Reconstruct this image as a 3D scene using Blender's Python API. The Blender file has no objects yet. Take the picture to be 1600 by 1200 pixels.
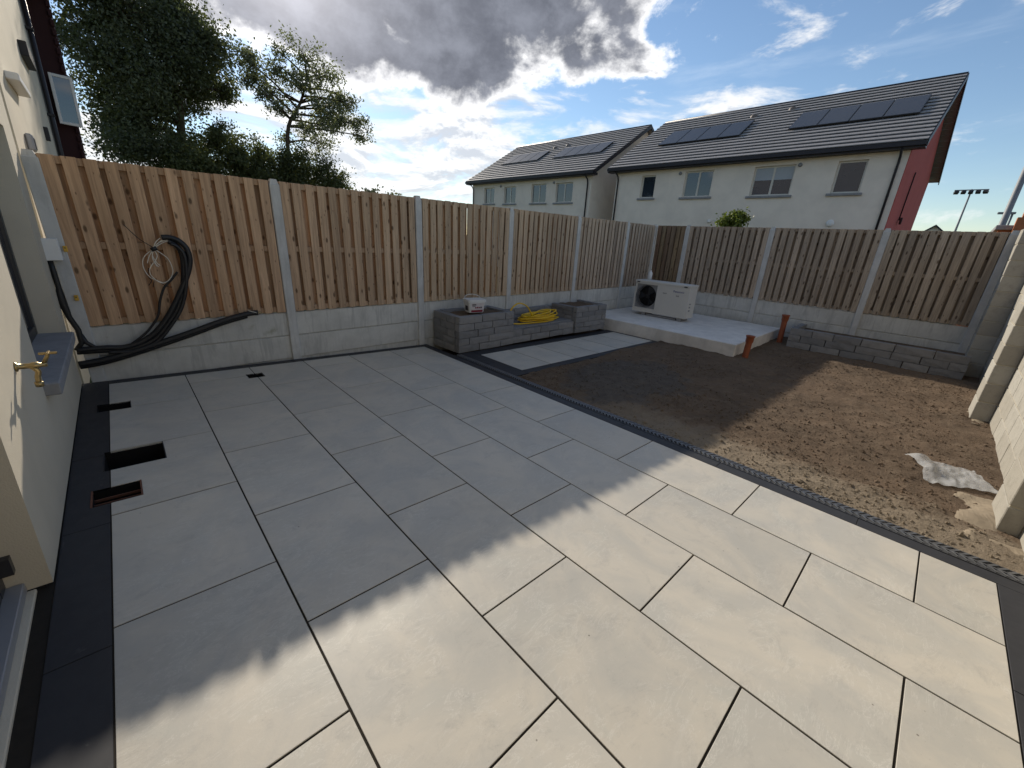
import bpy, bmesh, math, random
import numpy as np
from mathutils import Matrix, Vector, noise as mnoise, Euler

random.seed(7)
rng = np.random.default_rng(11)
R = math.radians
S = bpy.context.scene
COL = S.collection

# ------------------------------------------------------------------ camera
cam_d = bpy.data.cameras.new('camera')
cam_d.sensor_width = 36.0
cam_d.lens = 628.2 / 1600 * 36
cam_d.clip_start = 0.02
cam_d.clip_end = 3000
cam = bpy.data.objects.new('camera', cam_d)
COL.objects.link(cam)
cr = Vector((0.73025761, -0.68127686, 0.05084943))
cu = Vector((0.19965092, 0.28400138, 0.9378074))
cd = Vector((0.6533478, 0.67468885, -0.34341172))
m = Matrix((cr, cu, -cd)).transposed().to_4x4()
m.translation = (0.3177, -4.651, 1.5776)
cam.matrix_world = m
S.camera = cam

# ------------------------------------------------------------------ light
SUN_AZ, SUN_EL = R(17.8), R(25.0)      # azimuth from +Y towards +X
SKY_STR = 0.100
SUN_STR = 3.75
S.view_settings.view_transform = 'Standard'
S.view_settings.look = 'None'
S.view_settings.exposure = 0.42
S.view_settings.gamma = 1.0
S.view_settings.use_curve_mapping = False

sun_dir = Vector((math.sin(SUN_AZ) * math.cos(SUN_EL), math.cos(SUN_AZ) * math.cos(SUN_EL), math.sin(SUN_EL)))
sl = bpy.data.lights.new('sun', 'SUN')
sl.energy = SUN_STR
sl.angle = R(0.6)
sl.color = (1.0, 0.90, 0.76)
so = bpy.data.objects.new('sun', sl)
COL.objects.link(so)
so.rotation_euler = sun_dir.to_track_quat('Z', 'Y').to_euler()
so.location = (0, 0, 30)

# ------------------------------------------------------------------ node helpers
class NT:
    def __init__(self, tree):
        self.t = tree; self.n = tree.nodes; self.l = tree.links
    def add(self, typ, **kw):
        nd = self.n.new(typ)
        for k, v in kw.items():
            setattr(nd, k, v)
        return nd
    def put(self, sock, v):
        if v is None: return
        if hasattr(v, 'is_output') or isinstance(v, bpy.types.NodeSocket):
            self.l.new(v, sock)
        else:
            sock.default_value = v
    def math(self, op, a, b=None, c=None, clamp=False):
        nd = self.add('ShaderNodeMath', operation=op); nd.use_clamp = clamp
        self.put(nd.inputs[0], a); self.put(nd.inputs[1], b)
        if c is not None: self.put(nd.inputs[2], c)
        return nd.outputs[0]
    def sstep(self, x, a, b):
        nd = self.add('ShaderNodeMapRange', interpolation_type='SMOOTHSTEP')
        self.put(nd.inputs['Value'], x); self.put(nd.inputs['From Min'], a); self.put(nd.inputs['From Max'], b)
        return nd.outputs['Result']
    def comb(self, x, y, z):
        nd = self.add('ShaderNodeCombineXYZ')
        for i, v in enumerate((x, y, z)): self.put(nd.inputs[i], v)
        return nd.outputs[0]
    def sep(self, v):
        nd = self.add('ShaderNodeSeparateXYZ'); self.put(nd.inputs[0], v); return nd.outputs
    def vmul(self, v, s):
        nd = self.add('ShaderNodeVectorMath', operation='MULTIPLY'); self.put(nd.inputs[0], v); self.put(nd.inputs[1], s); return nd.outputs[0]
    def vadd(self, v, s):
        nd = self.add('ShaderNodeVectorMath', operation='ADD'); self.put(nd.inputs[0], v); self.put(nd.inputs[1], s); return nd.outputs[0]
    def noise(self, v, scale, detail=4, rough=0.55, dist=0.0):
        nd = self.add('ShaderNodeTexNoise')
        self.put(nd.inputs['Vector'], v); self.put(nd.inputs['Scale'], scale); self.put(nd.inputs['Detail'], detail)
        self.put(nd.inputs['Roughness'], rough); self.put(nd.inputs['Distortion'], dist)
        return nd.outputs['Fac']
    def vor(self, v, scale, feature='F1'):
        nd = self.add('ShaderNodeTexVoronoi', feature=feature)
        self.put(nd.inputs['Vector'], v); self.put(nd.inputs['Scale'], scale)
        return nd.outputs['Distance']
    def mix(self, f, a, b, mode='MIX'):
        nd = self.add('ShaderNodeMix', data_type='RGBA', blend_type=mode)
        self.put(nd.inputs[0], f)
        for s, v in ((nd.inputs[6], a), (nd.inputs[7], b)):
            if isinstance(v, tuple): v = (*v[:3], 1.0)
            self.put(s, v)
        return nd.outputs[2]

# ------------------------------------------------------------------ sky
W = bpy.data.worlds.new('World')
S.world = W
W.use_nodes = True
nt = NT(W.node_tree)
nt.n.clear()
out = nt.add('ShaderNodeOutputWorld')
bg = nt.add('ShaderNodeBackground')
nt.l.new(bg.outputs[0], out.inputs[0])
sky = nt.add('ShaderNodeTexSky', sky_type='NISHITA')
sky.sun_disc = False
sky.sun_elevation = SUN_EL
sky.sun_rotation = SUN_AZ
sky.air_density = 1.0
sky.dust_density = 0.05
sky.ozone_density = 2.2
skyc = nt.vmul(sky.outputs[0], (SKY_STR,) * 3)
tc = nt.add('ShaderNodeTexCoord')
X, Y, Z = nt.sep(tc.outputs['Generated'])
az = nt.math('ARCTAN2', X, Y)
el = nt.math('ARCSINE', Z)
uv = nt.comb(az, nt.math('MULTIPLY', el, 1.35), 0.37)
n_big = nt.noise(uv, 5.5, 7, 0.58, 0.25)
n_fine = nt.noise(uv, 14.0, 6, 0.62, 0.15)
# heavy flat-based cumulus drifting in front of the sun
qa = nt.math('POWER', nt.math('DIVIDE', nt.math('SUBTRACT', az, 0.49), 0.56), 2.0)
qe = nt.math('POWER', nt.math('DIVIDE', nt.math('SUBTRACT', el, 0.40), 0.155), 2.0)
mass = nt.math('SUBTRACT', 1.0, nt.math('ADD', qa, qe))
dens = nt.math('ADD', nt.math('MULTIPLY', mass, 0.62),
               nt.math('ADD', nt.math('MULTIPLY', nt.math('SUBTRACT', n_big, 0.5), 1.5),
                       nt.math('MULTIPLY', nt.math('SUBTRACT', n_fine, 0.5), 0.55)))
a_big = nt.sstep(dens, -0.04, 0.14)
core = nt.sstep(dens, 0.05, 0.34)
# broken white cloud low towards the sun, thin wisps elsewhere
uv2 = nt.comb(az, nt.math('MULTIPLY', el, 2.6), 4.1)
n_mid = nt.noise(uv2, 5.0, 8, 0.60, 0.35)
n_mid2 = nt.noise(nt.vadd(uv2, (0.0, 0.035, 0.0)), 5.0, 8, 0.60, 0.35)
towards = nt.math('POWER', 2.718, nt.math('MULTIPLY', -1.0, nt.math('POWER', nt.math('DIVIDE', nt.math('SUBTRACT', az, 0.38), 0.42), 2.0)))
low = nt.sstep(el, 0.42, 0.06)
cover = nt.math('ADD', nt.math('MULTIPLY', nt.math('MULTIPLY', towards, low), 0.22), -0.022)
d_mid = nt.math('ADD', n_mid, cover)
a_mid = nt.sstep(d_mid, 0.50, 0.66)
under = nt.sstep(nt.math('SUBTRACT', n_mid2, n_mid), -0.02, 0.07)
mid_c = nt.mix(nt.math('MULTIPLY', under, 0.55), (0.80, 0.80, 0.80), (0.30, 0.345, 0.43))
big_c = nt.mix(core, (0.92, 0.92, 0.93), nt.mix(nt.sstep(n_fine, 0.3, 0.75), (0.115, 0.125, 0.155), (0.215, 0.23, 0.275)))
# thin high veil
veil = nt.math('MULTIPLY', nt.sstep(nt.noise(nt.comb(az, nt.math('MULTIPLY', el, 4.0), 9.0), 3.0, 6, 0.6, 0.5), 0.50, 0.82), 0.28)
c1 = nt.mix(veil, skyc, (0.66, 0.74, 0.84))
c2 = nt.mix(nt.math('MULTIPLY', a_mid, 0.92), c1, mid_c)
c3 = nt.mix(a_big, c2, big_c)
dt = nt.add('ShaderNodeVectorMath', operation='DOT_PRODUCT')
nt.l.new(tc.outputs['Generated'], dt.inputs[0]); dt.inputs[1].default_value = tuple(sun_dir)
ang = nt.math('ARCCOSINE', nt.math('MINIMUM', dt.outputs['Value'], 1.0))
glow = nt.math('POWER', 2.718, nt.math('MULTIPLY', -1.0, nt.math('DIVIDE', ang, 0.085)))
c4 = nt.mix(1.0, c3, nt.vmul(nt.comb(glow, glow, glow), (0.9, 0.87, 0.9)), 'ADD')
nt.l.new(c4, bg.inputs['Color'])
bg.inputs['Strength'].default_value = 1.0

# ------------------------------------------------------------------ materials
def new_mat(name, rough=0.7, spec=0.4, metal=0.0):
    mt = bpy.data.materials.new(name); mt.use_nodes = True
    t = NT(mt.node_tree)
    b = t.n['Principled BSDF']
    b.inputs['Roughness'].default_value = rough
    b.inputs['Specular IOR Level'].default_value = spec
    b.inputs['Metallic'].default_value = metal
    return mt, t, b

def bump(t, b, h, strength=0.3, dist=0.01):
    nd = t.add('ShaderNodeBump'); nd.inputs['Strength'].default_value = strength; nd.inputs['Distance'].default_value = dist
    t.put(nd.inputs['Height'], h); t.l.new(nd.outputs[0], b.inputs['Normal'])

def ocoord(t, rand=True, glob=False):
    if glob:
        g = t.add('ShaderNodeNewGeometry'); return g.outputs['Position']
    c = t.add('ShaderNodeTexCoord').outputs['Object']
    if rand:
        oi = t.add('ShaderNodeObjectInfo')
        r = t.math('MULTIPLY', oi.outputs['Random'], 37.0)
        return t.vadd(c, t.comb(r, t.math('MULTIPLY', r, 1.7), t.math('MULTIPLY', r, 0.6)))
    return c

def rand(t): return t.add('ShaderNodeObjectInfo').outputs['Random']

def simple(name, col, rough=0.6, spec=0.4, metal=0.0, var=0.12, scale=20.0, bmp=0.0, glob=False):
    mt, t, b = new_mat(name, rough, spec, metal)
    v = ocoord(t, True, glob)
    n = t.noise(v, scale, 5, 0.6)
    f = t.math('ADD', 1.0 - var, t.math('MULTIPLY', n, 2 * var))
    c = t.add('ShaderNodeVectorMath', operation='SCALE'); c.inputs[0].default_value = col; t.put(c.inputs['Scale'], f)
    t.l.new(c.outputs[0], b.inputs['Base Color'])
    if bmp: bump(t, b, n, bmp, 0.01)
    return mt

MAT = {}
def tile_mat():
    mt, t, b = new_mat('porcelain_tile', 0.36, 0.5)
    v = ocoord(t); gp = ocoord(t, False, True)
    n1 = t.noise(v, 1.7, 7, 0.62, 1.1)
    n2 = t.noise(v, 7.0, 8, 0.70, 0.7)
    n4 = t.noise(t.vadd(v, (3.3, 8.1, 0.0)), 2.6, 6, 0.62, 0.9)
    n3 = t.noise(t.vmul(v, (2.2, 5.5, 1.0)), 1.7, 8, 0.72, 2.2)
    g = t.noise(gp, 160.0, 3, 0.6)
    base = t.mix(t.sstep(n1, 0.34, 0.66), (0.560, 0.520, 0.442), (0.462, 0.446, 0.400))
    base = t.mix(t.math('MULTIPLY', t.sstep(n4, 0.50, 0.70), 0.45), base, (0.475, 0.474, 0.425))
    base = t.mix(t.math('MULTIPLY', t.sstep(n2, 0.50, 0.74), 0.42), base, (0.37, 0.355, 0.325))
    vein = t.math('SUBTRACT', 1.0, t.sstep(t.math('ABSOLUTE', t.math('SUBTRACT', n3, 0.53)), 0.0, 0.014))
    base = t.mix(t.math('MULTIPLY', vein, t.math('MULTIPLY', t.sstep(n4, 0.42, 0.58), 0.55)), base, (0.70, 0.675, 0.62))
    grey = t.math('SUBTRACT', 1.0, t.sstep(t.math('ABSOLUTE', t.math('SUBTRACT', n3, 0.45)), 0.0, 0.010))
    base = t.mix(t.math('MULTIPLY', grey, t.math('MULTIPLY', t.sstep(n2, 0.46, 0.60), 0.45)), base, (0.30, 0.295, 0.275))
    dust = t.noise(gp, 0.8, 7, 0.70, 0.8)
    base = t.mix(t.math('MULTIPLY', t.sstep(dust, 0.48, 0.74), 0.22), base, (0.50, 0.44, 0.35))
    smear = t.noise(t.vmul(gp, (1.0, 5.0, 1.0)), 2.3, 6, 0.7, 0.6)
    base = t.mix(t.math('MULTIPLY', t.sstep(smear, 0.60, 0.78), 0.25), base, (0.64, 0.62, 0.57))
    spk = t.math('MULTIPLY', t.sstep(t.vor(gp, 9.0), 0.050, 0.025), t.sstep(t.noise(gp, 2.1, 3), 0.50, 0.60))
    base = t.mix(t.math('MULTIPLY', spk, 0.75), base, (0.11, 0.09, 0.07))
    grit = t.math('MULTIPLY', t.sstep(t.vor(gp, 46.0), 0.085, 0.05), t.sstep(t.noise(gp, 1.3, 4), 0.46, 0.64))
    base = t.mix(t.math('MULTIPLY', grit, 0.45), base, (0.20, 0.165, 0.125))
    rv = t.math('ADD', 0.94, t.math('MULTIPLY', rand(t), 0.11))
    sc = t.add('ShaderNodeVectorMath', operation='SCALE'); t.put(sc.inputs[0], base); t.put(sc.inputs['Scale'], rv)
    t.l.new(sc.outputs[0], b.inputs['Base Color'])
    t.put(b.inputs['Roughness'], t.math('ADD', 0.24, t.math('MULTIPLY', dust, 0.36)))
    bump(t, b, t.math('ADD', n2, t.math('MULTIPLY', g, 0.25)), 0.14, 0.004)
    return mt
MAT['tile'] = tile_mat()

def dark_mat():
    mt, t, b = new_mat('charcoal_porcelain', 0.5, 0.35)
    v = ocoord(t); gpos = ocoord(t, False, True)
    n = t.noise(v, 12.0, 6, 0.6)
    base = t.mix(n, (0.020, 0.021, 0.025), (0.040, 0.041, 0.046))
    sm = t.noise(t.vmul(gpos, (6.0, 3.0, 1.0)), 1.4, 6, 0.75, 1.2)
    base = t.mix(t.math('MULTIPLY', t.sstep(sm, 0.60, 0.76), 0.40), base, (0.20, 0.195, 0.185))
    t.l.new(base, b.inputs['Base Color'])
    t.put(b.inputs['Roughness'], t.math('ADD', 0.42, t.math('MULTIPLY', sm, 0.3)))
    bump(t, b, n, 0.08, 0.004)
    return mt
MAT['dark'] = dark_mat()

def concrete_mat(name, col, stain=0.6, moss=0.4):
    mt, t, b = new_mat(name, 0.85, 0.25)
    v = ocoord(t)
    n = t.noise(v, 4.0, 7, 0.65); f = t.noise(v, 60.0, 4, 0.6)
    st = t.noise(t.vmul(v, (14.0, 14.0, 1.6)), 1.0, 5, 0.7, 0.5)
    c2 = tuple(x * 0.62 for x in col)
    base = t.mix(t.sstep(n, 0.3, 0.7), col, tuple(x * 0.82 for x in col))
    base = t.mix(t.math('MULTIPLY', t.sstep(st, 0.48, 0.66), stain), base, c2)
    ms = t.noise(v, 2.2, 6, 0.7)
    base = t.mix(t.math('MULTIPLY', t.sstep(ms, 0.62, 0.75), moss), base, (0.16, 0.15, 0.05))
    base = t.mix(t.math('MULTIPLY', t.sstep(f, 0.62, 0.75), 0.25), base, tuple(x * 0.5 for x in col))
    t.l.new(base, b.inputs['Base Color'])
    bump(t, b, t.math('ADD', t.math('MULTIPLY', f, 0.5), n), 0.35, 0.006)
    return mt
MAT['post'] = concrete_mat('post_concrete', (0.58, 0.575, 0.55), 0.4, 0.2)
MAT['gravel_board'] = concrete_mat('gravel_board_concrete', (0.60, 0.59, 0.545), 0.6, 0.45)
MAT['slab'] = concrete_mat('fresh_slab_concrete', (0.75, 0.715, 0.66), 0.12, 0.0)
MAT['sill'] = concrete_mat('sill_concrete', (0.30, 0.30, 0.305), 0.3, 0.0)
MAT['rubble'] = concrete_mat('footing_concrete', (0.30, 0.245, 0.175), 0.5, 0.0)

def wood_mat():
    mt, t, b = new_mat('fence_timber', 0.78, 0.2)
    oi = t.add('ShaderNodeObjectInfo')
    v = ocoord(t)
    grain = t.noise(t.vmul(v, (38.0, 38.0, 1.6)), 1.0, 6, 0.65, 0.6)
    big = t.noise(t.vmul(v, (5.0, 5.0, 1.5)), 1.0, 4, 0.6)
    col = oi.outputs['Color']
    dk = t.mix(0.45, col, (0.10, 0.06, 0.032))
    lt = t.mix(0.25, col, (0.60, 0.44, 0.28))
    base = t.mix(t.sstep(grain, 0.30, 0.72), dk, lt)
    base = t.mix(t.math('MULTIPLY', t.sstep(big, 0.5, 0.75), 0.40), base, t.mix(0.5, col, (0.34, 0.21, 0.10)))
    kd = t.vor(t.vmul(v, (11.0, 1.0, 4.6)), 1.0)
    base = t.mix(t.math('MULTIPLY', t.sstep(kd, 0.20, 0.08), 0.75), base, (0.05, 0.025, 0.012))
    kd2 = t.vor(t.vmul(t.vadd(v, (5.0, 2.0, 3.0)), (22.0, 1.0, 9.0)), 1.0)
    base = t.mix(t.math('MULTIPLY', t.sstep(kd2, 0.16, 0.08), 0.6), base, (0.07, 0.035, 0.018))
    sh = t.math('ADD', 0.86, t.math('MULTIPLY', oi.outputs['Random'], 0.28))
    sc = t.add('ShaderNodeVectorMath', operation='SCALE'); t.put(sc.inputs[0], base); t.put(sc.inputs['Scale'], sh)
    t.l.new(sc.outputs[0], b.inputs['Base Color'])
    bump(t, b, grain, 0.35, 0.004)
    return mt
MAT['wood'] = wood_mat()

def render_mat(name, col, dirt=0.3):
    mt, t, b = new_mat(name, 0.9, 0.15)
    p = ocoord(t, False, True)
    n = t.noise(p, 1.3, 6, 0.6, 0.4); f = t.noise(p, 140.0, 3, 0.6)
    st = t.noise(t.vmul(p, (6.0, 6.0, 0.7)), 1.2, 6, 0.7)
    base = t.mix(t.sstep(n, 0.35, 0.7), col, tuple(x * 0.90 for x in col))
    base = t.mix(t.math('MULTIPLY', t.sstep(st, 0.58, 0.8), dirt), base, tuple(c * k for c, k in zip(col, (0.72, 0.66, 0.58))))
    pk = t.math('MULTIPLY', t.sstep(t.vor(p, 13.0), 0.075, 0.045), t.sstep(t.noise(p, 2.6, 3), 0.52, 0.60))
    base = t.mix(t.math('MULTIPLY', pk, dirt * 2.0), base, tuple(x * 0.25 for x in col))
    t.l.new(base, b.inputs['Base Color'])
    bump(t, b, t.math('ADD', f, t.math('MULTIPLY', n, 2.0)), 0.35, 0.005)
    return mt
MAT['cream'] = render_mat('cream_render', (0.60, 0.545, 0.435))
MAT['far_cream'] = render_mat('pale_grey_cream_render', (0.80, 0.72, 0.62), 0.15)
MAT['red_render'] = render_mat('red_render', (0.44, 0.105, 0.090), 0.2)
MAT['maroon'] = render_mat('maroon_brick_render', (0.052, 0.026, 0.027), 0.4)

def soil_mat():
    mt, t, b = new_mat('garden_soil', 0.95, 0.12)
    p = ocoord(t, False, True)
    n = t.noise(p, 1.1, 6, 0.65, 0.5); f = t.noise(p, 38.0, 6, 0.7); g = t.noise(p, 8.0, 6, 0.7)
    base = t.mix(t.sstep(n, 0.3, 0.7), (0.150, 0.106, 0.072), (0.108, 0.079, 0.055))
    base = t.mix(t.math('MULTIPLY', t.sstep(g, 0.45, 0.7), 0.5), base, (0.190, 0.145, 0.102))
    base = t.mix(t.math('MULTIPLY', t.sstep(f, 0.56, 0.72), 0.6), base, (0.070, 0.045, 0.028))
    x, y, z = t.sep(p)
    # cement dust along the drain
    edge = t.math('ADD', t.sstep(x, 4.9, 3.9), t.math('MULTIPLY', t.math('SUBTRACT', g, 0.5), 0.9))
    edge = t.math('MULTIPLY', t.sstep(edge, 0.35, 0.9), t.sstep(y, -1.6, -3.2))
    base = t.mix(t.math('MULTIPLY', edge, 0.65), base, (0.27, 0.225, 0.165))
    # damp patch of spread cement
    dx = t.math('SUBTRACT', x, 5.05); dy = t.math('SUBTRACT', y, -1.95)
    rr = t.math('SQRT', t.math('ADD', t.math('MULTIPLY', dx, dx), t.math('MULTIPLY', t.math('MULTIPLY', dy, dy), 1.8)))
    wet = t.sstep(t.math('ADD', rr, t.math('MULTIPLY', t.math('SUBTRACT', n, 0.5), 2.2)), 1.05, 0.85)
    base = t.mix(t.math('MULTIPLY', wet, 0.92), base, t.mix(g, (0.055, 0.048, 0.042), (0.16, 0.135, 0.11)))
    t.l.new(base, b.inputs['Base Color'])
    bump(t, b, t.math('ADD', f, g), 0.7, 0.02)
    return mt
MAT['soil'] = soil_mat()

def block_mat(name, col, varc, bmp=0.6):
    mt, t, b = new_mat(name, 0.9, 0.2)
    v = ocoord(t)
    n = t.noise(v, 9.0, 6, 0.65); f = t.noise(v, 70.0, 4, 0.65)
    r = rand(t)
    base = t.mix(r, col, varc)
    base = t.mix(t.math('MULTIPLY', t.sstep(n, 0.45, 0.75), 0.45), base, tuple(x * 0.6 for x in col))
    base = t.mix(t.math('MULTIPLY', t.sstep(f, 0.6, 0.75), 0.3), base, tuple(x * 0.45 for x in col))
    t.l.new(base, b.inputs['Base Color'])
    bump(t, b, t.math('ADD', n, t.math('MULTIPLY', f, 0.6)), bmp, 0.012)
    return mt
MAT['stone'] = block_mat('split_face_stone', (0.20, 0.20, 0.202), (0.275, 0.27, 0.265), 0.8)
MAT['block'] = block_mat('concrete_block', (0.33, 0.31, 0.265), (0.40, 0.385, 0.34), 0.5)
MAT['mortar'] = simple('mortar', (0.42, 0.385, 0.31), 0.95, 0.1, 0, 0.2, 30, 0.4)
MAT['dark_mortar'] = simple('dark_mortar', (0.050, 0.049, 0.048), 0.95, 0.1, 0, 0.25, 30, 0.4)
MAT['grout'] = simple('grout', (0.032, 0.028, 0.023), 0.95, 0.1, 0, 0.2, 30, 0.2)
MAT['roof'] = simple('grey_roof_tile', (0.27, 0.255, 0.245), 0.6, 0.4, 0, 0.25, 6, 0.1)
MAT['fascia'] = simple('black_fascia', (0.018, 0.016, 0.020), 0.45, 0.4)
MAT['solar'] = simple('solar_glass', (0.032, 0.033, 0.038), 0.38, 0.6, 0, 0.1, 3)
MAT['solar_frame'] = simple('solar_frame', (0.020, 0.020, 0.022), 0.4, 0.5)
MAT['pvc'] = simple('white_plastic', (0.72, 0.72, 0.70), 0.35, 0.5, 0, 0.05, 8)
MAT['pale_frame'] = simple('cream_plastic_frame', (0.60, 0.57, 0.50), 0.4, 0.5, 0, 0.05, 8)
MAT['anthracite'] = simple('anthracite_frame', (0.030, 0.031, 0.034), 0.4, 0.5)
MAT['alu'] = simple('grey_threshold', (0.33, 0.34, 0.36), 0.35, 0.5, 0.3, 0.1, 10)
MAT['black'] = simple('black_rubber', (0.012, 0.012, 0.013), 0.45, 0.45, 0, 0.2, 30)
MAT['drain'] = simple('drain_grating', (0.060, 0.062, 0.068), 0.32, 0.6, 0.3, 0.25, 25)
MAT['grate'] = simple('grating_bars', (0.13, 0.135, 0.145), 0.35, 0.6, 0.3, 0.25, 25)
MAT['gully'] = simple('gully_dark', (0.010, 0.009, 0.009), 0.8, 0.2)
MAT['rust'] = simple('brown_gully_frame', (0.16, 0.075, 0.050), 0.8, 0.2, 0, 0.3, 30)
MAT['orange'] = simple('orange_pipe', (0.27, 0.075, 0.032), 0.5, 0.4, 0, 0.15, 9)
MAT['yellow'] = simple('yellow_hose', (0.74, 0.47, 0.012), 0.35, 0.5, 0, 0.08, 12)
MAT['clip_yellow'] = simple('clip_yellow', (0.62, 0.36, 0.05), 0.5, 0.4)
MAT['brass'] = simple('brass', (0.36, 0.27, 0.13), 0.28, 0.5, 0.85, 0.2, 30)
MAT['pump'] = simple('heat_pump_casing', (0.60, 0.575, 0.52), 0.4, 0.4, 0, 0.05, 6)
MAT['wire'] = simple('white_wire', (0.68, 0.63, 0.53), 0.5, 0.4)
MAT['tub'] = simple('white_tub', (0.70, 0.71, 0.70), 0.4, 0.4, 0, 0.06, 12)
MAT['print_red'] = simple('label_red', (0.22, 0.018, 0.040), 0.5, 0.3, 0, 0.2, 40)
MAT['print_dark'] = simple('label_dark', (0.035, 0.035, 0.040), 0.5, 0.3)
MAT['print_blue'] = simple('logo_blue', (0.020, 0.035, 0.20), 0.5, 0.3)
MAT['label_white'] = simple('label_white', (0.62, 0.58, 0.58), 0.5, 0.3, 0, 0.1, 30)
MAT['steel'] = simple('galvanised_steel', (0.20, 0.21, 0.22), 0.6, 0.4, 0.3, 0.15, 10)
MAT['brick'] = block_mat('orange_brick', (0.42, 0.165, 0.075), (0.34, 0.11, 0.05), 0.4)
MAT['bark'] = simple('bark', (0.085, 0.062, 0.045), 0.95, 0.1, 0, 0.35, 14, 0.6)
MAT['ground'] = simple('rough_ground', (0.075, 0.085, 0.038), 0.95, 0.1, 0, 0.3, 1.5, 0.3, True)
MAT['vent'] = simple('roof_vent', (0.16, 0.13, 0.11), 0.6, 0.3)

def glass_mat(name, col, rough=0.04):
    mt, t, b = new_mat(name, rough, 0.9)
    p = ocoord(t, False, True)
    n = t.noise(p, 1.1, 4, 0.5)
    t.l.new(t.mix(n, col, tuple(x * 1.6 for x in col)), b.inputs['Base Color'])
    b.inputs['IOR'].default_value = 1.6
    return mt
MAT['glass'] = glass_mat('window_glass', (0.020, 0.026, 0.036))
MAT['blind'] = simple('pale_blind', (0.40, 0.43, 0.46), 0.9, 0.1, 0, 0.08, 12)

def bag_mat():
    mt, t, b = new_mat('thin_polythene', 0.25, 0.6)
    b.inputs['Base Color'].default_value = (0.72, 0.72, 0.70, 1)
    tr = t.add('ShaderNodeBsdfTransparent'); tr.inputs[0].default_value = (0.9, 0.9, 0.9, 1)
    mx = t.add('ShaderNodeMixShader')
    n = t.noise(ocoord(t), 14.0, 5, 0.6, 0.5)
    t.put(mx.inputs[0], t.math('ADD', 0.16, t.math('MULTIPLY', n, 0.36)))
    t.l.new(tr.outputs[0], mx.inputs[1]); t.l.new(b.outputs[0], mx.inputs[2])
    o = t.n['Material Output']; t.l.new(mx.outputs[0], o.inputs[0])
    bump(t, b, n, 0.5, 0.02)
    return mt
MAT['bag'] = bag_mat()

def leaf_mat(name, c1, c2, transl=0.3):
    mt, t, b = new_mat(name, 0.5, 0.35)
    g = t.add('ShaderNodeNewGeometry')
    rl = g.outputs['Random Per Island']
    c = t.mix(rl, c1, c2)
    t.l.new(c, b.inputs['Base Color'])
    tl = t.add('ShaderNodeBsdfTranslucent'); t.l.new(t.mix(0.5, c, (0.16, 0.20, 0.03)), tl.inputs[0])
    mx = t.add('ShaderNodeMixShader'); mx.inputs[0].default_value = transl
    t.l.new(b.outputs[0], mx.inputs[1]); t.l.new(tl.outputs[0], mx.inputs[2])
    t.l.new(mx.outputs[0], t.n['Material Output'].inputs[0])
    return mt
MAT['leaf_dark'] = leaf_mat('dark_leaf', (0.050, 0.060, 0.032), (0.105, 0.115, 0.060), 0.35)
MAT['leaf_olive'] = leaf_mat('olive_leaf', (0.13, 0.14, 0.085), (0.22, 0.23, 0.14), 0.50)
MAT['leaf_hedge'] = leaf_mat('hedge_leaf', (0.060, 0.070, 0.030), (0.130, 0.140, 0.055), 0.38)
MAT['leaf_bright'] = leaf_mat('bright_leaf', (0.090, 0.130, 0.020), (0.150, 0.185, 0.035), 0.40)

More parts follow.
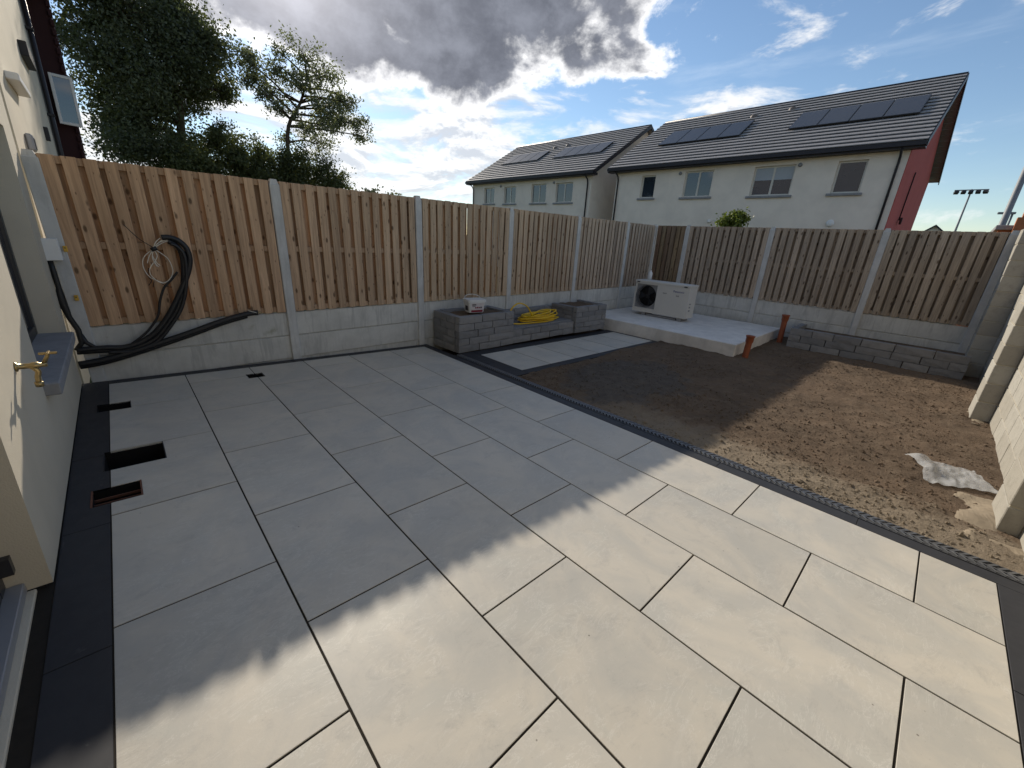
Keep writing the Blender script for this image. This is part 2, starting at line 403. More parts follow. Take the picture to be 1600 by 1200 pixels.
# ------------------------------------------------------------------ mesh helpers
class MB:
    def __init__(self): self.v = []; self.f = []; self.sm = []
    def face(self, pts, smooth=False):
        i = len(self.v); self.v += [tuple(p) for p in pts]; self.f.append(tuple(range(i, i + len(pts)))); self.sm.append(smooth)
    def raw(self, vs, fs, smooth=False):
        i = len(self.v); self.v += [tuple(p) for p in vs]; self.f += [tuple(i + k for k in f) for f in fs]; self.sm += [smooth] * len(fs)
    def box(self, x0, x1, y0, y1, z0, z1, M=None):
        vs = [Vector((x, y, z)) for x in (x0, x1) for y in (y0, y1) for z in (z0, z1)]
        if M is not None: vs = [M @ p for p in vs]
        self.raw(vs, [(0, 1, 3, 2), (4, 6, 7, 5), (0, 4, 5, 1), (2, 3, 7, 6), (0, 2, 6, 4), (1, 5, 7, 3)])
        return self
    def cbox(self, x0, x1, y0, y1, z0, z1, c=0.004, M=None):
        lo = (x0, y0, z0); hi = (x1, y1, z1); vs = []; idx = {}
        for s in range(8):
            sg = [(s >> k) & 1 for k in range(3)]
            for a in range(3):
                p = [0, 0, 0]
                for k in range(3):
                    e = hi[k] if sg[k] else lo[k]
                    p[k] = e if k == a else (e - c if sg[k] else e + c)
                idx[(s, a)] = len(vs); vs.append(Vector(p))
        if M is not None: vs = [M @ p for p in vs]
        fs = []
        for a in range(3):
            o = [k for k in range(3) if k != a]
            for sd in (0, 1):
                q = []
                for b0, b1 in ((0, 0), (1, 0), (1, 1), (0, 1)):
                    q.append(idx[((sd << a) | (b0 << o[0]) | (b1 << o[1]), a)])
                fs.append(q if (sd == 1) == (a != 1) else q[::-1])
        for a in range(3):      # edges along axis a
            o = [k for k in range(3) if k != a]
            for b0 in (0, 1):
                for b1 in (0, 1):
                    s0 = (b0 << o[0]) | (b1 << o[1]); s1 = s0 | (1 << a)
                    fs.append([idx[(s0, o[0])], idx[(s0, o[1])], idx[(s1, o[1])], idx[(s1, o[0])]])
        for s in range(8): fs.append([idx[(s, 0)], idx[(s, 1)], idx[(s, 2)]])
        self.raw(vs, fs); return self
    def tube(self, pts, rad, n=8, cap=True, smooth=True):
        pts = [Vector(p) for p in pts]
        if not hasattr(rad, '__len__'): rad = [rad] * len(pts)
        t0 = (pts[1] - pts[0]).normalized()
        a = t0.orthogonal().normalized(); base = len(self.v); prev = t0
        for i, p in enumerate(pts):
            t = (pts[min(i + 1, len(pts) - 1)] - pts[max(i - 1, 0)])
            t = t.normalized() if t.length > 1e-9 else prev
            a = (a - t * a.dot(t))
            a = a.normalized() if a.length > 1e-6 else t.orthogonal().normalized()
            b = t.cross(a); prev = t
            for k in range(n):
                q = 2 * math.pi * k / n
                self.v.append(tuple(p + (a * math.cos(q) + b * math.sin(q)) * rad[i]))
        for i in range(len(pts) - 1):
            for k in range(n):
                k2 = (k + 1) % n
                self.f.append((base + i * n + k, base + i * n + k2, base + (i + 1) * n + k2, base + (i + 1) * n + k)); self.sm.append(smooth)
        if cap:
            self.f.append(tuple(base + k for k in range(n))[::-1]); self.sm.append(False)
            e = base + (len(pts) - 1) * n
            self.f.append(tuple(e + k for k in range(n))); self.sm.append(False)
        return self
    def lathe(self, prof, c=(0, 0, 0), n=16, M=None):
        base = len(self.v)
        for r, z in prof:
            for k in range(n):
                q = 2 * math.pi * k / n
                p = Vector((r * math.cos(q), r * math.sin(q), z))
                if M is not None: p = M @ p
                self.v.append(tuple(p + Vector(c)))
        for i in range(len(prof) - 1):
            for k in range(n):
                k2 = (k + 1) % n
                self.f.append((base + i * n + k, base + i * n + k2, base + (i + 1) * n + k2, base + (i + 1) * n + k)); self.sm.append(True)
        return self
    def mesh(self, name, mat, fix=False):
        me = bpy.data.meshes.new(name)
        me.from_pydata(self.v, [], self.f)
        me.polygons.foreach_set('use_smooth', self.sm)
        if fix:
            bm = bmesh.new(); bm.from_mesh(me)
            bmesh.ops.remove_doubles(bm, verts=bm.verts, dist=1e-5)
            bmesh.ops.recalc_face_normals(bm, faces=bm.faces)
            bm.to_mesh(me); bm.free()
        if mat is not None: me.materials.append(MAT[mat] if isinstance(mat, str) else mat)
        me.update()
        return me
    def build(self, name, mat, parent=None, fix=False, **kw):
        return place(name, self.mesh(name, mat, fix), parent, **kw)

def place(name, me, parent=None, loc=None, rot=None, color=None, scale=None):
    o = bpy.data.objects.new(name, me)
    COL.objects.link(o)
    if parent is not None: o.parent = parent
    if loc is not None: o.location = loc
    if rot is not None: o.rotation_euler = rot
    if scale is not None: o.scale = scale
    if color is not None: o.color = (*color, 1.0)
    return o

def tag(o, label=None, cat=None, group=None, kind=None):
    if label: o['label'] = label
    if cat: o['category'] = cat
    if group: o['group'] = group
    if kind: o['kind'] = kind
    return o

def empty(name, loc=(0, 0, 0), rot=(0, 0, 0)):
    o = bpy.data.objects.new(name, None); COL.objects.link(o)
    o.location = loc; o.rotation_euler = rot; o.empty_display_size = 0.2
    return o

def smooth_path(pts, sub=6):
    P = [Vector(p) for p in pts]; outp = []
    for i in range(len(P) - 1):
        p0 = P[max(i - 1, 0)]; p1 = P[i]; p2 = P[i + 1]; p3 = P[min(i + 2, len(P) - 1)]
        for k in range(sub):
            t = k / sub
            outp.append(0.5 * ((2 * p1) + (p2 - p0) * t + (2 * p0 - 5 * p1 + 4 * p2 - p3) * t * t + (3 * p1 - p0 - 3 * p2 + p3) * t ** 3))
    outp.append(P[-1])
    return outp

def rects_minus(x0, x1, y0, y1, holes):
    """cells of a rectangle left after cutting out rectangular holes"""
    xs = sorted({x0, x1, *[min(max(h[k], x0), x1) for h in holes for k in (0, 1)]})
    ys = sorted({y0, y1, *[min(max(h[k], y0), y1) for h in holes for k in (2, 3)]})
    cells = []
    for a, b in zip(xs, xs[1:]):
        for c, d in zip(ys, ys[1:]):
            mx, my = (a + b) / 2, (c + d) / 2
            if not any(h[0] < mx < h[1] and h[2] < my < h[3] for h in holes): cells.append((a, b, c, d))
    return cells

def wall_mb(u0, u1, v0, v1, t0, t1, holes, f):
    """wall sheet with real thickness and openings; f maps (u, v, t) to a point"""
    mb = MB()
    us = sorted({u0, u1, *[h[k] for h in holes for k in (0, 1)]}); vs = sorted({v0, v1, *[h[k] for h in holes for k in (2, 3)]})
    def solid(i, j):
        if i < 0 or j < 0 or i >= len(us) - 1 or j >= len(vs) - 1: return False
        mu, mv = (us[i] + us[i + 1]) / 2, (vs[j] + vs[j + 1]) / 2
        return not any(h[0] < mu < h[1] and h[2] < mv < h[3] for h in holes)
    for i in range(len(us) - 1):
        for j in range(len(vs) - 1):
            if not solid(i, j): continue
            a, b, c, d = us[i], us[i + 1], vs[j], vs[j + 1]
            mb.face([f(a, c, t0), f(b, c, t0), f(b, d, t0), f(a, d, t0)])
            mb.face([f(a, c, t1), f(a, d, t1), f(b, d, t1), f(b, c, t1)])
            if not solid(i - 1, j): mb.face([f(a, c, t0), f(a, d, t0), f(a, d, t1), f(a, c, t1)])
            if not solid(i + 1, j): mb.face([f(b, c, t0), f(b, c, t1), f(b, d, t1), f(b, d, t0)])
            if not solid(i, j - 1): mb.face([f(a, c, t0), f(a, c, t1), f(b, c, t1), f(b, c, t0)])
            if not solid(i, j + 1): mb.face([f(a, d, t0), f(b, d, t0), f(b, d, t1), f(a, d, t1)])
    return mb

TH = math.atan(0.036)            # the patio falls away from the house
ROT = (0, TH, 0)

# ------------------------------------------------------------------ ground
mb = MB(); mb.face([(-900, -900, -0.42), (1500, -900, -0.42), (1500, 1200, -0.42), (-900, 1200, -0.42)])
tag(mb.build('ground', 'ground'), 'rough ground beyond the fences', None, kind='structure')

# ------------------------------------------------------------------ patio (local frame lies in the paving plane)
HOLES = [(-0.080, 0.143, -0.030, 0.165), (-0.032, 0.290, -1.222, -0.914), (-0.084, 0.145, -1.668, -1.462), (1.112, 1.272, 0.352, 0.512)]
PX0, PX1, PY0, PY1 = -0.183, 3.715, -5.62, 0.905
mb = MB()
for a, b, c, d in rects_minus(-0.42, PX1, PY0, PY1, HOLES): mb.box(a, b, c, d, -0.20, -0.004)
patio = mb.build('patio', 'grout', rot=ROT)
tag(patio, 'large pale porcelain patio laid in half bond with charcoal border', None, kind='structure')

def paver(x0, x1, y0, y1, mat, parent, name, holes=(), g=0.0043):
    x0 += g; x1 -= g; y0 += g; y1 -= g
    hs = [h for h in holes if h[0] < x1 and h[1] > x0 and h[2] < y1 and h[3] > y0]
    cx, cy = (x0 + x1) / 2, (y0 + y1) / 2
    mb = MB()
    if hs:
        for a, b, c, d in rects_minus(x0, x1, y0, y1, hs): mb.box(a - cx, b - cx, c - cy, d - cy, -0.018, 0.0)
    else:
        mb.cbox(x0 - cx, x1 - cx, y0 - cy, y1 - cy, -0.018, 0.0, 0.0012)
    return mb.build(name, mat, parent, loc=(cx, cy, random.uniform(-0.0006, 0.0006)))

LT = 0.9069
for c in range(6):
    off = 0.0 if c % 2 == 0 else LT / 2
    ys = [0.78] + [off - LT * k for k in range(-1, 8)]
    ys = sorted({y for y in ys if -5.31 < y < 0.775} | {0.78, -5.31}, reverse=True)
    for hi, lo in zip(ys, ys[1:]):
        paver(c * 0.6, c * 0.6 + 0.6, lo, hi, 'tile', patio, 'tile', HOLES)
def border(x0, x1, y0, y1, along, n, parent, holes=(), name='border_tile'):
    for k in range(n):
        if along == 'y':
            a = y0 + (y1 - y0) * k / n; b = y0 + (y1 - y0) * (k + 1) / n
            paver(x0, x1, a, b, 'dark', parent, name, holes, 0.0018)
        else:
            a = x0 + (x1 - x0) * k / n; b = x0 + (x1 - x0) * (k + 1) / n
            paver(a, b, y0, y1, 'dark', parent, name, holes, 0.0018)
border(PX0, 0.0, -5.60, 0.9, 'y', 7, patio, HOLES)
border(0.0, 3.6, 0.78, 0.9, 'x', 4, patio)
border(3.6, 3.715, -5.60, 0.9, 'y', 7, patio)
border(0.0, 3.6, -5.60, -5.31, 'x', 4, patio)

# drain gullies let into the paving
GL = ['small dark gully opening by the house wall nearest the fence', 'largest dark gully opening cut into the pale paving beside the house',
      'brown-framed gully opening in the charcoal border nearest the door', 'small square gully opening at the foot of the timber fence']
for i, (a, b, c, d) in enumerate(HOLES):
    root = empty('drain_gully', ((a + b) / 2, (c + d) / 2, -0.036 * (a + b) / 2), ROT)
    hx, hy = (b - a) / 2 - 0.001, (d - c) / 2 - 0.001
    w = 0.006
    mb = MB()
    mb.box(-hx, hx, -hy, hy, -0.19, -0.17)
    mb.box(-hx, -hx + w, -hy, hy, -0.17, -0.012); mb.box(hx - w, hx, -hy, hy, -0.17, -0.012)
    mb.box(-hx + w, hx - w, -hy, -hy + w, -0.17, -0.012); mb.box(-hx + w, hx - w, hy - w, hy, -0.17, -0.012)
    mb.build('well', 'gully', root)
    mb = MB(); w2 = 0.004 if i != 2 else 0.008
    MB().box(-hx, -hx + w2, -hy, hy, -0.0119, 0.002).build('rim', 'rust' if i == 2 else 'dark', root)
    MB().box(hx - w2, hx, -hy, hy, -0.0119, 0.002).build('rim', 'rust' if i == 2 else 'dark', root)
    if i == 2:
        mb = MB()
        for k in range(3): mb.box(-hx + w, hx - w, -hy * 0.6 + k * hy * 0.6 - 0.004, -hy * 0.6 + k * hy * 0.6 + 0.004, -0.06, -0.045)
        mb.build('bar', 'rust', root)
    tag(root, GL[i], 'drain gully')

# channel drain along the patio edge
mb = MB(); x0, x1 = 3.722, 3.842
L0, L1 = -5.56, 0.15
mb.box(x0, x0 + 0.010, L0, L1, -0.12, 0.001); mb.box(x1 - 0.010, x1, L0, L1, -0.12, 0.001); mb.box(x0 + 0.010, x1 - 0.010, L0, L1, -0.12, -0.11)
ch = mb.build('channel_drain', 'drain', rot=ROT)
tag(ch, 'long black channel drain with slanted slots between patio and soil', 'drain')
y = L0 + 0.01
gn = 0
mb = MB()
while y < L1 - 0.03:
    for s, (a, b) in ((1, (x0 + 0.012, x0 + 0.052)), (-1, (x0 + 0.064, x0 + 0.106))):
        dy = 0.018 * s
        mb.raw([(a, y - dy, -0.010), (b, y + dy, -0.010), (b, y + dy + 0.017, -0.010), (a, y - dy + 0.017, -0.010),
                (a, y - dy, 0.003), (b, y + dy, 0.006), (b, y + dy + 0.017, 0.006), (a, y - dy + 0.017, 0.006)],
               [(0, 3, 2, 1), (4, 5, 6, 7), (0, 1, 5, 4), (1, 2, 6, 5), (2, 3, 7, 6), (3, 0, 4, 7)])
    y += 0.040
mb.box(x0 + 0.0525, x0 + 0.0635, L0 + 0.005, L1 - 0.005, -0.011, 0.0035)
mb.build('grating', 'grate', ch)

# ------------------------------------------------------------------ side path of pale tiles with charcoal edging
PSL = math.atan(0.018)
path_loc = (3.85, 0, -0.146)
mb = MB(); mb.box(0.0, 4.12, -1.075, 0.20, -0.20, -0.004)
path = mb.build('path', 'grout', loc=path_loc, rot=(0, PSL, 0))
tag(path, 'narrow path of pale tiles edged in charcoal beside the stone planter', None, kind='structure')
for k in range(6): paver(0.25 + 0.605 * k, 0.25 + 0.605 * (k + 1), -0.93, -0.01, 'tile', path, 'tile', (), 0.008)
border(0.0, 0.25, -1.07, 0.19, 'y', 2, path)
border(0.25, 3.88, -1.07, -0.93, 'x', 5, path)
border(0.25, 3.88, -0.01, 0.19, 'x', 4, path)
border(3.88, 4.12, -1.07, 0.19, 'y', 2, path)

# ------------------------------------------------------------------ soil
def soil_z(x, y):
    z = -0.155 - 0.006 * (x - 3.85)
    p = Vector((x, y, 0))
    z += 0.022 * mnoise.noise(p * 1.3) + 0.016 * mnoise.noise(p * 4.2 + Vector((3, 1, 0))) + 0.009 * mnoise.noise(p * 11.0) + 0.006 * mnoise.noise(p * 27.0)
    z += 0.02 * max(0.0, (x - 8.6) / 1.2)
    return z
nx, ny = 280, 230
xs = np.linspace(3.846, 10.6, nx); ys = np.linspace(-5.56, 1.0, ny)
vs = []; fs = []
for j in range(ny):
    for i in range(nx):
        x, y = xs[i], ys[j]
        z = soil_z(x, y)
        if x < 8.0 and y > -1.06: z = min(z, -0.30)
        if x < 3.95: z = min(z, -0.150 + 0.006 * mnoise.noise(Vector((x * 9, y * 9, 0))))
        vs.append((x, y, z))
for j in range(ny - 1):
    for i in range(nx - 1):
        a = j * nx + i; fs.append((a, a + 1, a + nx + 1, a + nx))
mb = MB(); mb.raw(vs, fs, True)
tag(mb.build('soil', 'soil'), 'bare brown garden soil raked level', None, kind='structure')
ico = [(0, 0, 1), (1, 0, 0), (0, 1, 0), (-1, 0, 0), (0, -1, 0), (0, 0, -0.6)]
icf = [(0, 1, 2), (0, 2, 3), (0, 3, 4), (0, 4, 1), (5, 2, 1), (5, 3, 2), (5, 4, 3), (5, 1, 4)]
mb = MB()
for k in range(16000):
    x = 3.87 + (random.random() ** 1.25) * 5.9
    y = -5.40 + random.random() * 4.3
    d = mnoise.noise(Vector((x * 1.1, y * 1.1, 5)))
    if random.random() > 0.55 + 0.9 * d: continue
    if x > 7.7 and y > -2.5: continue
    r = 0.005 + 0.014 * random.random() ** 3 + (0.012 if random.random() < 0.012 else 0)
    a = random.random() * 6.28; ca, sa = math.cos(a), math.sin(a); z = soil_z(x, y)
    vv = []
    for p in ico:
        q = [c * r * random.uniform(0.6, 1.3) for c in p]
        vv.append((x + q[0] * ca - q[1] * sa, y + q[0] * sa + q[1] * ca, z + q[2] * 0.7 + r * 0.15))
    mb.raw(vv, icf)
for k in range(70):
    x = 3.95 + random.random() * 5.5; y = -5.3 + random.random() * 4.0
    if x > 7.6 and y > -2.6: continue
    r = random.uniform(0.016, 0.034); z = soil_z(x, y); vv = []
    for p in ico: vv.append((x + p[0] * r * random.uniform(.7, 1.3), y + p[1] * r * random.uniform(.7, 1.3), z + p[2] * r * 0.5 * random.uniform(.6, 1.2)))
    mb.raw(vv, icf)
tag(mb.build('soil_clods', 'soil'), 'loose crumbs and clods of dry soil', 'soil', kind='stuff')

# ------------------------------------------------------------------ timber fences
FH = 2.04
def board_mesh(w, h, t=0.018):
    return MB().cbox(-w / 2, w / 2, -t / 2, t / 2, 0, h, 0.0022).mesh('board', 'wood')
BM = [board_mesh(w, 1.485) for w in (0.090, 0.094, 0.098)]
BMB = [board_mesh(w, 1.485) for w in (0.096, 0.100)]
def make_post(h, base):
    mb = MB()
    mb.cbox(-0.052, 0.052, -0.05, 0.05, 0, h - 0.05, 0.008)
    mb.raw([(-0.044, -0.042, h - 0.05), (0.044, -0.042, h - 0.05), (0.044, 0.042, h - 0.05), (-0.044, 0.042, h - 0.05),
            (-0.030, -0.034, h), (0.030, -0.034, h), (0.030, 0.034, h), (-0.030, 0.034, h)],
           [(4, 5, 6, 7), (0, 1, 5, 4), (1, 2, 6, 5), (2, 3, 7, 6), (3, 0, 4, 7)])
    return mb.mesh('post', 'post')
POST = make_post(2.36, 0)
def lerp(a, b, t): return tuple(x + (y - x) * t for x, y in zip(a, b))

def fence(root, posts, colours, z_ground, flip=1):
    """local +x runs along the fence, local -y faces the garden"""
    for x in posts:
        place('post', POST, root, loc=(x, 0.05, -0.30 + random.uniform(-0.006, 0.006)), rot=(random.uniform(-.004, .004), random.uniform(-.004, .004), 0), scale=(1, 1, 1.0))
    for k, (a, b) in enumerate(zip(posts, posts[1:])):
        a += 0.050; b -= 0.050
        L = b - a; cx = (a + b) / 2
        for g in (0, 1):
            z1 = 0.548 - 0.302 * g; z0 = z1 - 0.300
            mb = MB().cbox(-L / 2 - 0.01, L / 2 + 0.01, -0.024, 0.024, 0, 0.294, 0.008)
            mb.build('gravel_board', 'gravel_board', root, loc=(cx, 0.056 + random.uniform(-.003, .003), z0 + 0.001), rot=(0, random.uniform(-.002, .002), 0))
        # one below ground level
        mb = MB().box(-L / 2, L / 2, -0.015, 0.015, -0.36, 0.55); mb.build('backing_board', 'gravel_board', root, loc=(cx, 0.064, -0.012))
        mb = MB()
        for zz in (0.556, 1.27, 1.972):
            mb.cbox(-L / 2, L / 2, -0.0205, 0.0205, zz, zz + 0.062, 0.002)
        c = colours[k]
        pan = mb.build('panel', 'wood', root, loc=(cx, 0.052, 0), color=lerp(c, (0.10, 0.07, 0.045), 0.25))
        n = max(2, int(round(L / 0.131)))
        p = (L + 0.03) / n; L0_ = L; L = L + 0.03
        for i in range(n):
            cc = lerp(c, colours[min(k + 1, len(colours) - 1)], i / n * 0.8)
            q_ = random.uniform(0.86, 1.12); cc = tuple(v * q_ for v in cc)
            place('board', random.choice(BM), pan, loc=(-L / 2 + p * (i + 0.5) + random.uniform(-.003, .003), -0.0298, 0.552 + random.uniform(-.003, .002)),
                  rot=(random.uniform(-.002, .002), random.uniform(-.007, .007), random.uniform(-.02, .02)), color=cc)
        for i in range(n + 1):
            xx = -L / 2 + p * i
            xx = min(max(xx, -L / 2 + 0.045), L / 2 - 0.045)
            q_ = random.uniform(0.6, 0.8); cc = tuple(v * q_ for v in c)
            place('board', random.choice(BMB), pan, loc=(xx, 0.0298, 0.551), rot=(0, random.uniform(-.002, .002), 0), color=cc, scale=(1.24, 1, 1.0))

FL = empty('timber_fence', (0, 0.91, 0))
orange_ = (0.59, 0.365, 0.215); tan_ = (0.57, 0.425, 0.29); grey_ = (0.49, 0.39, 0.295); dull = (0.41, 0.345, 0.28)
fence(FL, [-0.066, 1.775, 3.640, 5.500, 7.400, 9.270, 10.56], [orange_, (0.61, 0.41, 0.265), tan_, (0.54, 0.405, 0.28), grey_, dull], 0)
tag(FL, 'long orange-brown timber fence with concrete posts behind the cables and stone planter', 'fence')
FB = empty('timber_fence', (10.50, 0.94, 0), (0, 0, -math.pi / 2))
fence(FB, [0.87, 2.70, 4.535, 6.03], [dull, (0.40, 0.335, 0.27), (0.40, 0.34, 0.27)], 0)
tag(FB, 'grey weathered timber fence behind the heat pump and low stone planter', 'fence')
# short infill panel between the corner and the first post of the back fence
def infill():
    a, b = 0.085, 0.82; L = b - a; cx = (a + b) / 2
    for g in (0, 1):
        MB().cbox(-L / 2, L / 2, -0.024, 0.024, 0, 0.299, 0.006).build('gravel_board', 'gravel_board', FB, loc=(cx, 0.056, 0.248 - 0.302 * g))
    mb = MB()
    for zz in (0.556, 1.27, 1.972): mb.cbox(-L / 2, L / 2, -0.0205, 0.0205, zz, zz + 0.062, 0.002)
    pan = mb.build('panel', 'wood', FB, loc=(cx, 0.052, 0), color=(0.14, 0.11, 0.085))
    for i in range(6):
        place('board', random.choice(BM), pan, loc=(-L / 2 + L / 6 * (i + .5), -0.0298, 0.552), rot=(0, random.uniform(-.006, .006), 0), color=tuple(v * random.uniform(.8, 1.05) for v in (0.17, 0.13, 0.10)))
        if i: place('board', random.choice(BMB), pan, loc=(-L / 2 + L / 6 * i, 0.0298, 0.551), color=(0.13, 0.10, 0.08))
infill()

# ------------------------------------------------------------------ block boundary wall with piers
BW = empty('block_wall', (0, -5.496, 0), (0, 0, 0.012))
tag(BW, 'sunlit concrete block garden wall with square piers along its face', 'wall')
PIERS = ((4.375, 0.43, 0.105), (7.36, 0.43, 0.160), (10.02, 0.41, 0.235))
mb = MB()
mb.box(-1.0, 12.44, -0.20, -0.006, -0.40, 2.05)
for xp, wp, dp in PIERS: mb.box(xp + 0.006, xp + wp - 0.006, -0.006, dp - 0.006, -0.25, 2.05)
mb.build('mortar_core', 'mortar', BW)
blk = []
for k in range(5):
    me = MB().cbox(-0.218, 0.218, -0.05, 0, 0, 0.213, 0.005).mesh('block', 'block'); blk.append(me)
hblk = MB().cbox(-0.108, 0.108, -0.05, 0, 0, 0.213, 0.005).mesh('block', 'block')
H = 0.2255
for r_ in range(11):
    z = -0.40 + r_ * H
    x = -0.8 + (0.225 if r_ % 2 else 0)
    while x < 12.2:
        if x > 0.6:
            place('block', random.choice(blk), BW, loc=(x, random.uniform(-.002, .002), z), rot=(random.uniform(-.004, .004), 0, random.uniform(-.004, .004)))
        x += 0.448
    for xp, wp, dp in PIERS:
        if r_ < 1: continue
        mb = MB(); mb.cbox(0, wp, 0, dp, 0, 0.213, 0.005)
        mb.build('block', 'block', BW, loc=(xp, 0.002, z))
for xp, sc_ in ((4.50, 1.0), (7.50, 0.65)):
    mb = MB(); nn = 18; vs = []
    for j in range(nn):
        for i in range(nn):
            u = i / (nn - 1) * 2 - 1; v = j / (nn - 1)
            x = xp + u * 0.52 * sc_; y = -0.02 + v * 0.36 * sc_
            q = Vector((x * 5, y * 5, 1.0))
            rim_ = max(abs(u) ** 6, v ** 6)
            z = (-0.140 if xp < 6 else -0.172) + 0.022 * mnoise.noise(q) + 0.010 * mnoise.noise(q * 3.1) - 0.11 * rim_ * (0.6 + 0.8 * mnoise.noise(q * 0.8)) - 0.05 * max(0, mnoise.noise(q * 0.7 + Vector((4, 2, 0))))
            vs.append((x + 0.02 * mnoise.noise(q * 2), y + 0.02 * mnoise.noise(q * 2 + Vector((9, 0, 0))), z))
    mb.raw(vs, [(j * nn + i, j * nn + i + 1, (j + 1) * nn + i + 1, (j + 1) * nn + i) for j in range(nn - 1) for i in range(nn - 1)])
    mb.build('footing', 'rubble', BW)

# ------------------------------------------------------------------ split-face stone planters
def stone_mesh(L, H_, D):
    bm = bmesh.new(); bmesh.ops.create_cube(bm, size=1.0)
    bmesh.ops.subdivide_edges(bm, edges=bm.edges, cuts=1, use_grid_fill=True)
    for v in bm.verts:
        v.co.x *= L; v.co.y *= D; v.co.z *= H_
        edge = sum(abs(abs(c) - h / 2) < 1e-4 for c, h in zip(v.co, (L, D, H_)))
        j = 0.0035
        v.co += Vector((random.uniform(-j, j), random.uniform(-j, j), random.uniform(-j, j)))
        if edge >= 2: v.co *= 0.990
        if edge == 1 and abs(v.co.y) > D * 0.4: v.co.y *= 1.12
    me = bpy.data.meshes.new('stone'); bm.to_mesh(me); bm.free(); me.materials.append(MAT['stone'])
    return me
ST = {}
def stone(L, H_, D):
    k = (round(L, 2), round(H_, 2), round(D, 2)); ST.setdefault(k, [])
    if len(ST[k]) < 3: ST[k].append(stone_mesh(L, H_, D)); return ST[k][-1]
    return random.choice(ST[k])
def stone_face(root, p0, p1, z0, courses, ch, D=0.10, start=0):
    """courses of split-face stones from p0 to p1 (outer face to the right of the run)"""
    p0 = Vector(p0); p1 = Vector(p1); L = (p1 - p0).length; d = (p1 - p0) / L; ang = math.atan2(d.y, d.x)
    nrm = Vector((-d.y, d.x))
    for r_ in range(courses):
        x = 0.0; k = 0
        while x < L - 0.02:
            w = [0.40, 0.49, 0.33, 0.45, 0.37][(k * 3 + r_ * 2 + start) % 5]
            if k == 0 and r_ % 2: w *= 0.6
            if L - x - w < 0.13: w = L - x
            c = p0 + d * (x + w / 2) + nrm * (D / 2 - 0.002 + random.uniform(-.004, .004))
            place('stone', stone(round(w - 0.006, 2), ch - 0.005, D), root, loc=(c.x, c.y, z0 + ch * (r_ + 0.5)), rot=(random.uniform(-.01, .01), random.uniform(-.006, .006), ang + random.uniform(-.006, .006)))
            x += w; k += 1
PLT = empty('stone_planter', (3.85, 0.2, -0.15))
PLT_loc = Vector((3.85, 0.2, -0.15))
tag(PLT, 'grey stone double planter with a low seat between its two boxes', 'planter')
def P_(x, y): return (x - 3.85, y - 0.2)
stone_face(PLT, P_(3.85, 0.21), P_(4.98, 0.20), 0, 5, 0.112)
stone_face(PLT, P_(3.85, 0.90), P_(3.85, 0.315), 0, 5, 0.112, start=1)
stone_face(PLT, P_(4.98, 0.305), P_(4.98, 0.90), 0.224, 3, 0.112, start=2)
stone_face(PLT, P_(4.985, 0.22), P_(6.60, 0.19), 0, 2, 0.118, start=3)
stone_face(PLT, P_(5.0, 0.80), P_(6.6, 0.80), 0.245, 2, 0.105, start=2)
stone_face(PLT, P_(6.60, 0.15), P_(7.58, 0.13), 0, 5, 0.102, start=1)
stone_face(PLT, P_(6.60, 0.80), P_(6.60, 0.25), 0.245, 3, 0.088, start=4)
stone_face(PLT, P_(7.58, 0.235), P_(7.58, 0.85), 0, 5, 0.102, start=2)
# top courses across the back of the boxes, mortar cores, soil fill and seat top
stone_face(PLT, P_(3.96, 0.80), P_(4.88, 0.80), 0.448, 1, 0.112, start=1)
mb = MB(); mb.box(0.02, 1.11, 0.03, 0.66, 0, 0.44); mb.box(1.14, 2.75, 0.03, 0.60, 0, 0.215); mb.box(1.16, 2.74, 0.61, 0.69, 0, 0.44); mb.box(2.77, 3.71, -0.03, 0.62, 0, 0.42)
mb.build('core', 'dark_mortar', PLT)
mb = MB()
nxs = 6
for k in range(5):
    mb.cbox(1.14 + 0.322 * k + 0.003, 1.14 + 0.322 * (k + 1) - 0.003, 0.03, 0.57, 0.232, 0.262, 0.006)
mb.build('seat_top', 'stone', PLT)
def soil_fill(x0, x1, y0, y1, z):
    mb = MB(); n = 10; vs = []
    for j in range(n):
        for i in range(n):
            x = x0 + (x1 - x0) * i / (n - 1); y = y0 + (y1 - y0) * j / (n - 1)
            vs.append((x, y, z + 0.03 * mnoise.noise(Vector((x * 6, y * 6, 2)))))
    mb.raw(vs, [(j * n + i, j * n + i + 1, (j + 1) * n + i + 1, (j + 1) * n + i) for j in range(n - 1) for i in range(n - 1)], True)
    mb.build('planting_soil', 'soil', PLT)
soil_fill(0.10, 1.04, 0.09, 0.61, 0.52); soil_fill(2.84, 3.66, 0.04, 0.61, 0.48)

BP = empty('stone_planter', (9.65, -2.75, -0.19))
tag(BP, 'long low grey stone planter under the weathered back fence', 'planter')
stone_face(BP, (0, 0), (0, -2.44), 0, 3, 0.127)
stone_face(BP, (0.85, 0), (0.105, 0), 0, 3, 0.127, start=2)
mb = MB(); mb.box(0.105, 0.86, -2.44, -0.1, 0, 0.30); mb.build('planting_soil', 'soil', BP)

# ------------------------------------------------------------------ concrete base and heat pump
mb = MB(); mb.cbox(7.79, 10.43, -2.42, 0.86, -0.24, 0.030, 0.010)
tag(mb.build('concrete_base', 'slab'), 'thick pale concrete base under the heat pump', 'concrete base')

HP = empty('heat_pump', (8.94, -0.31, 0.03))
tag(HP, 'cream heat pump unit with round fan on a concrete base', 'heat pump')
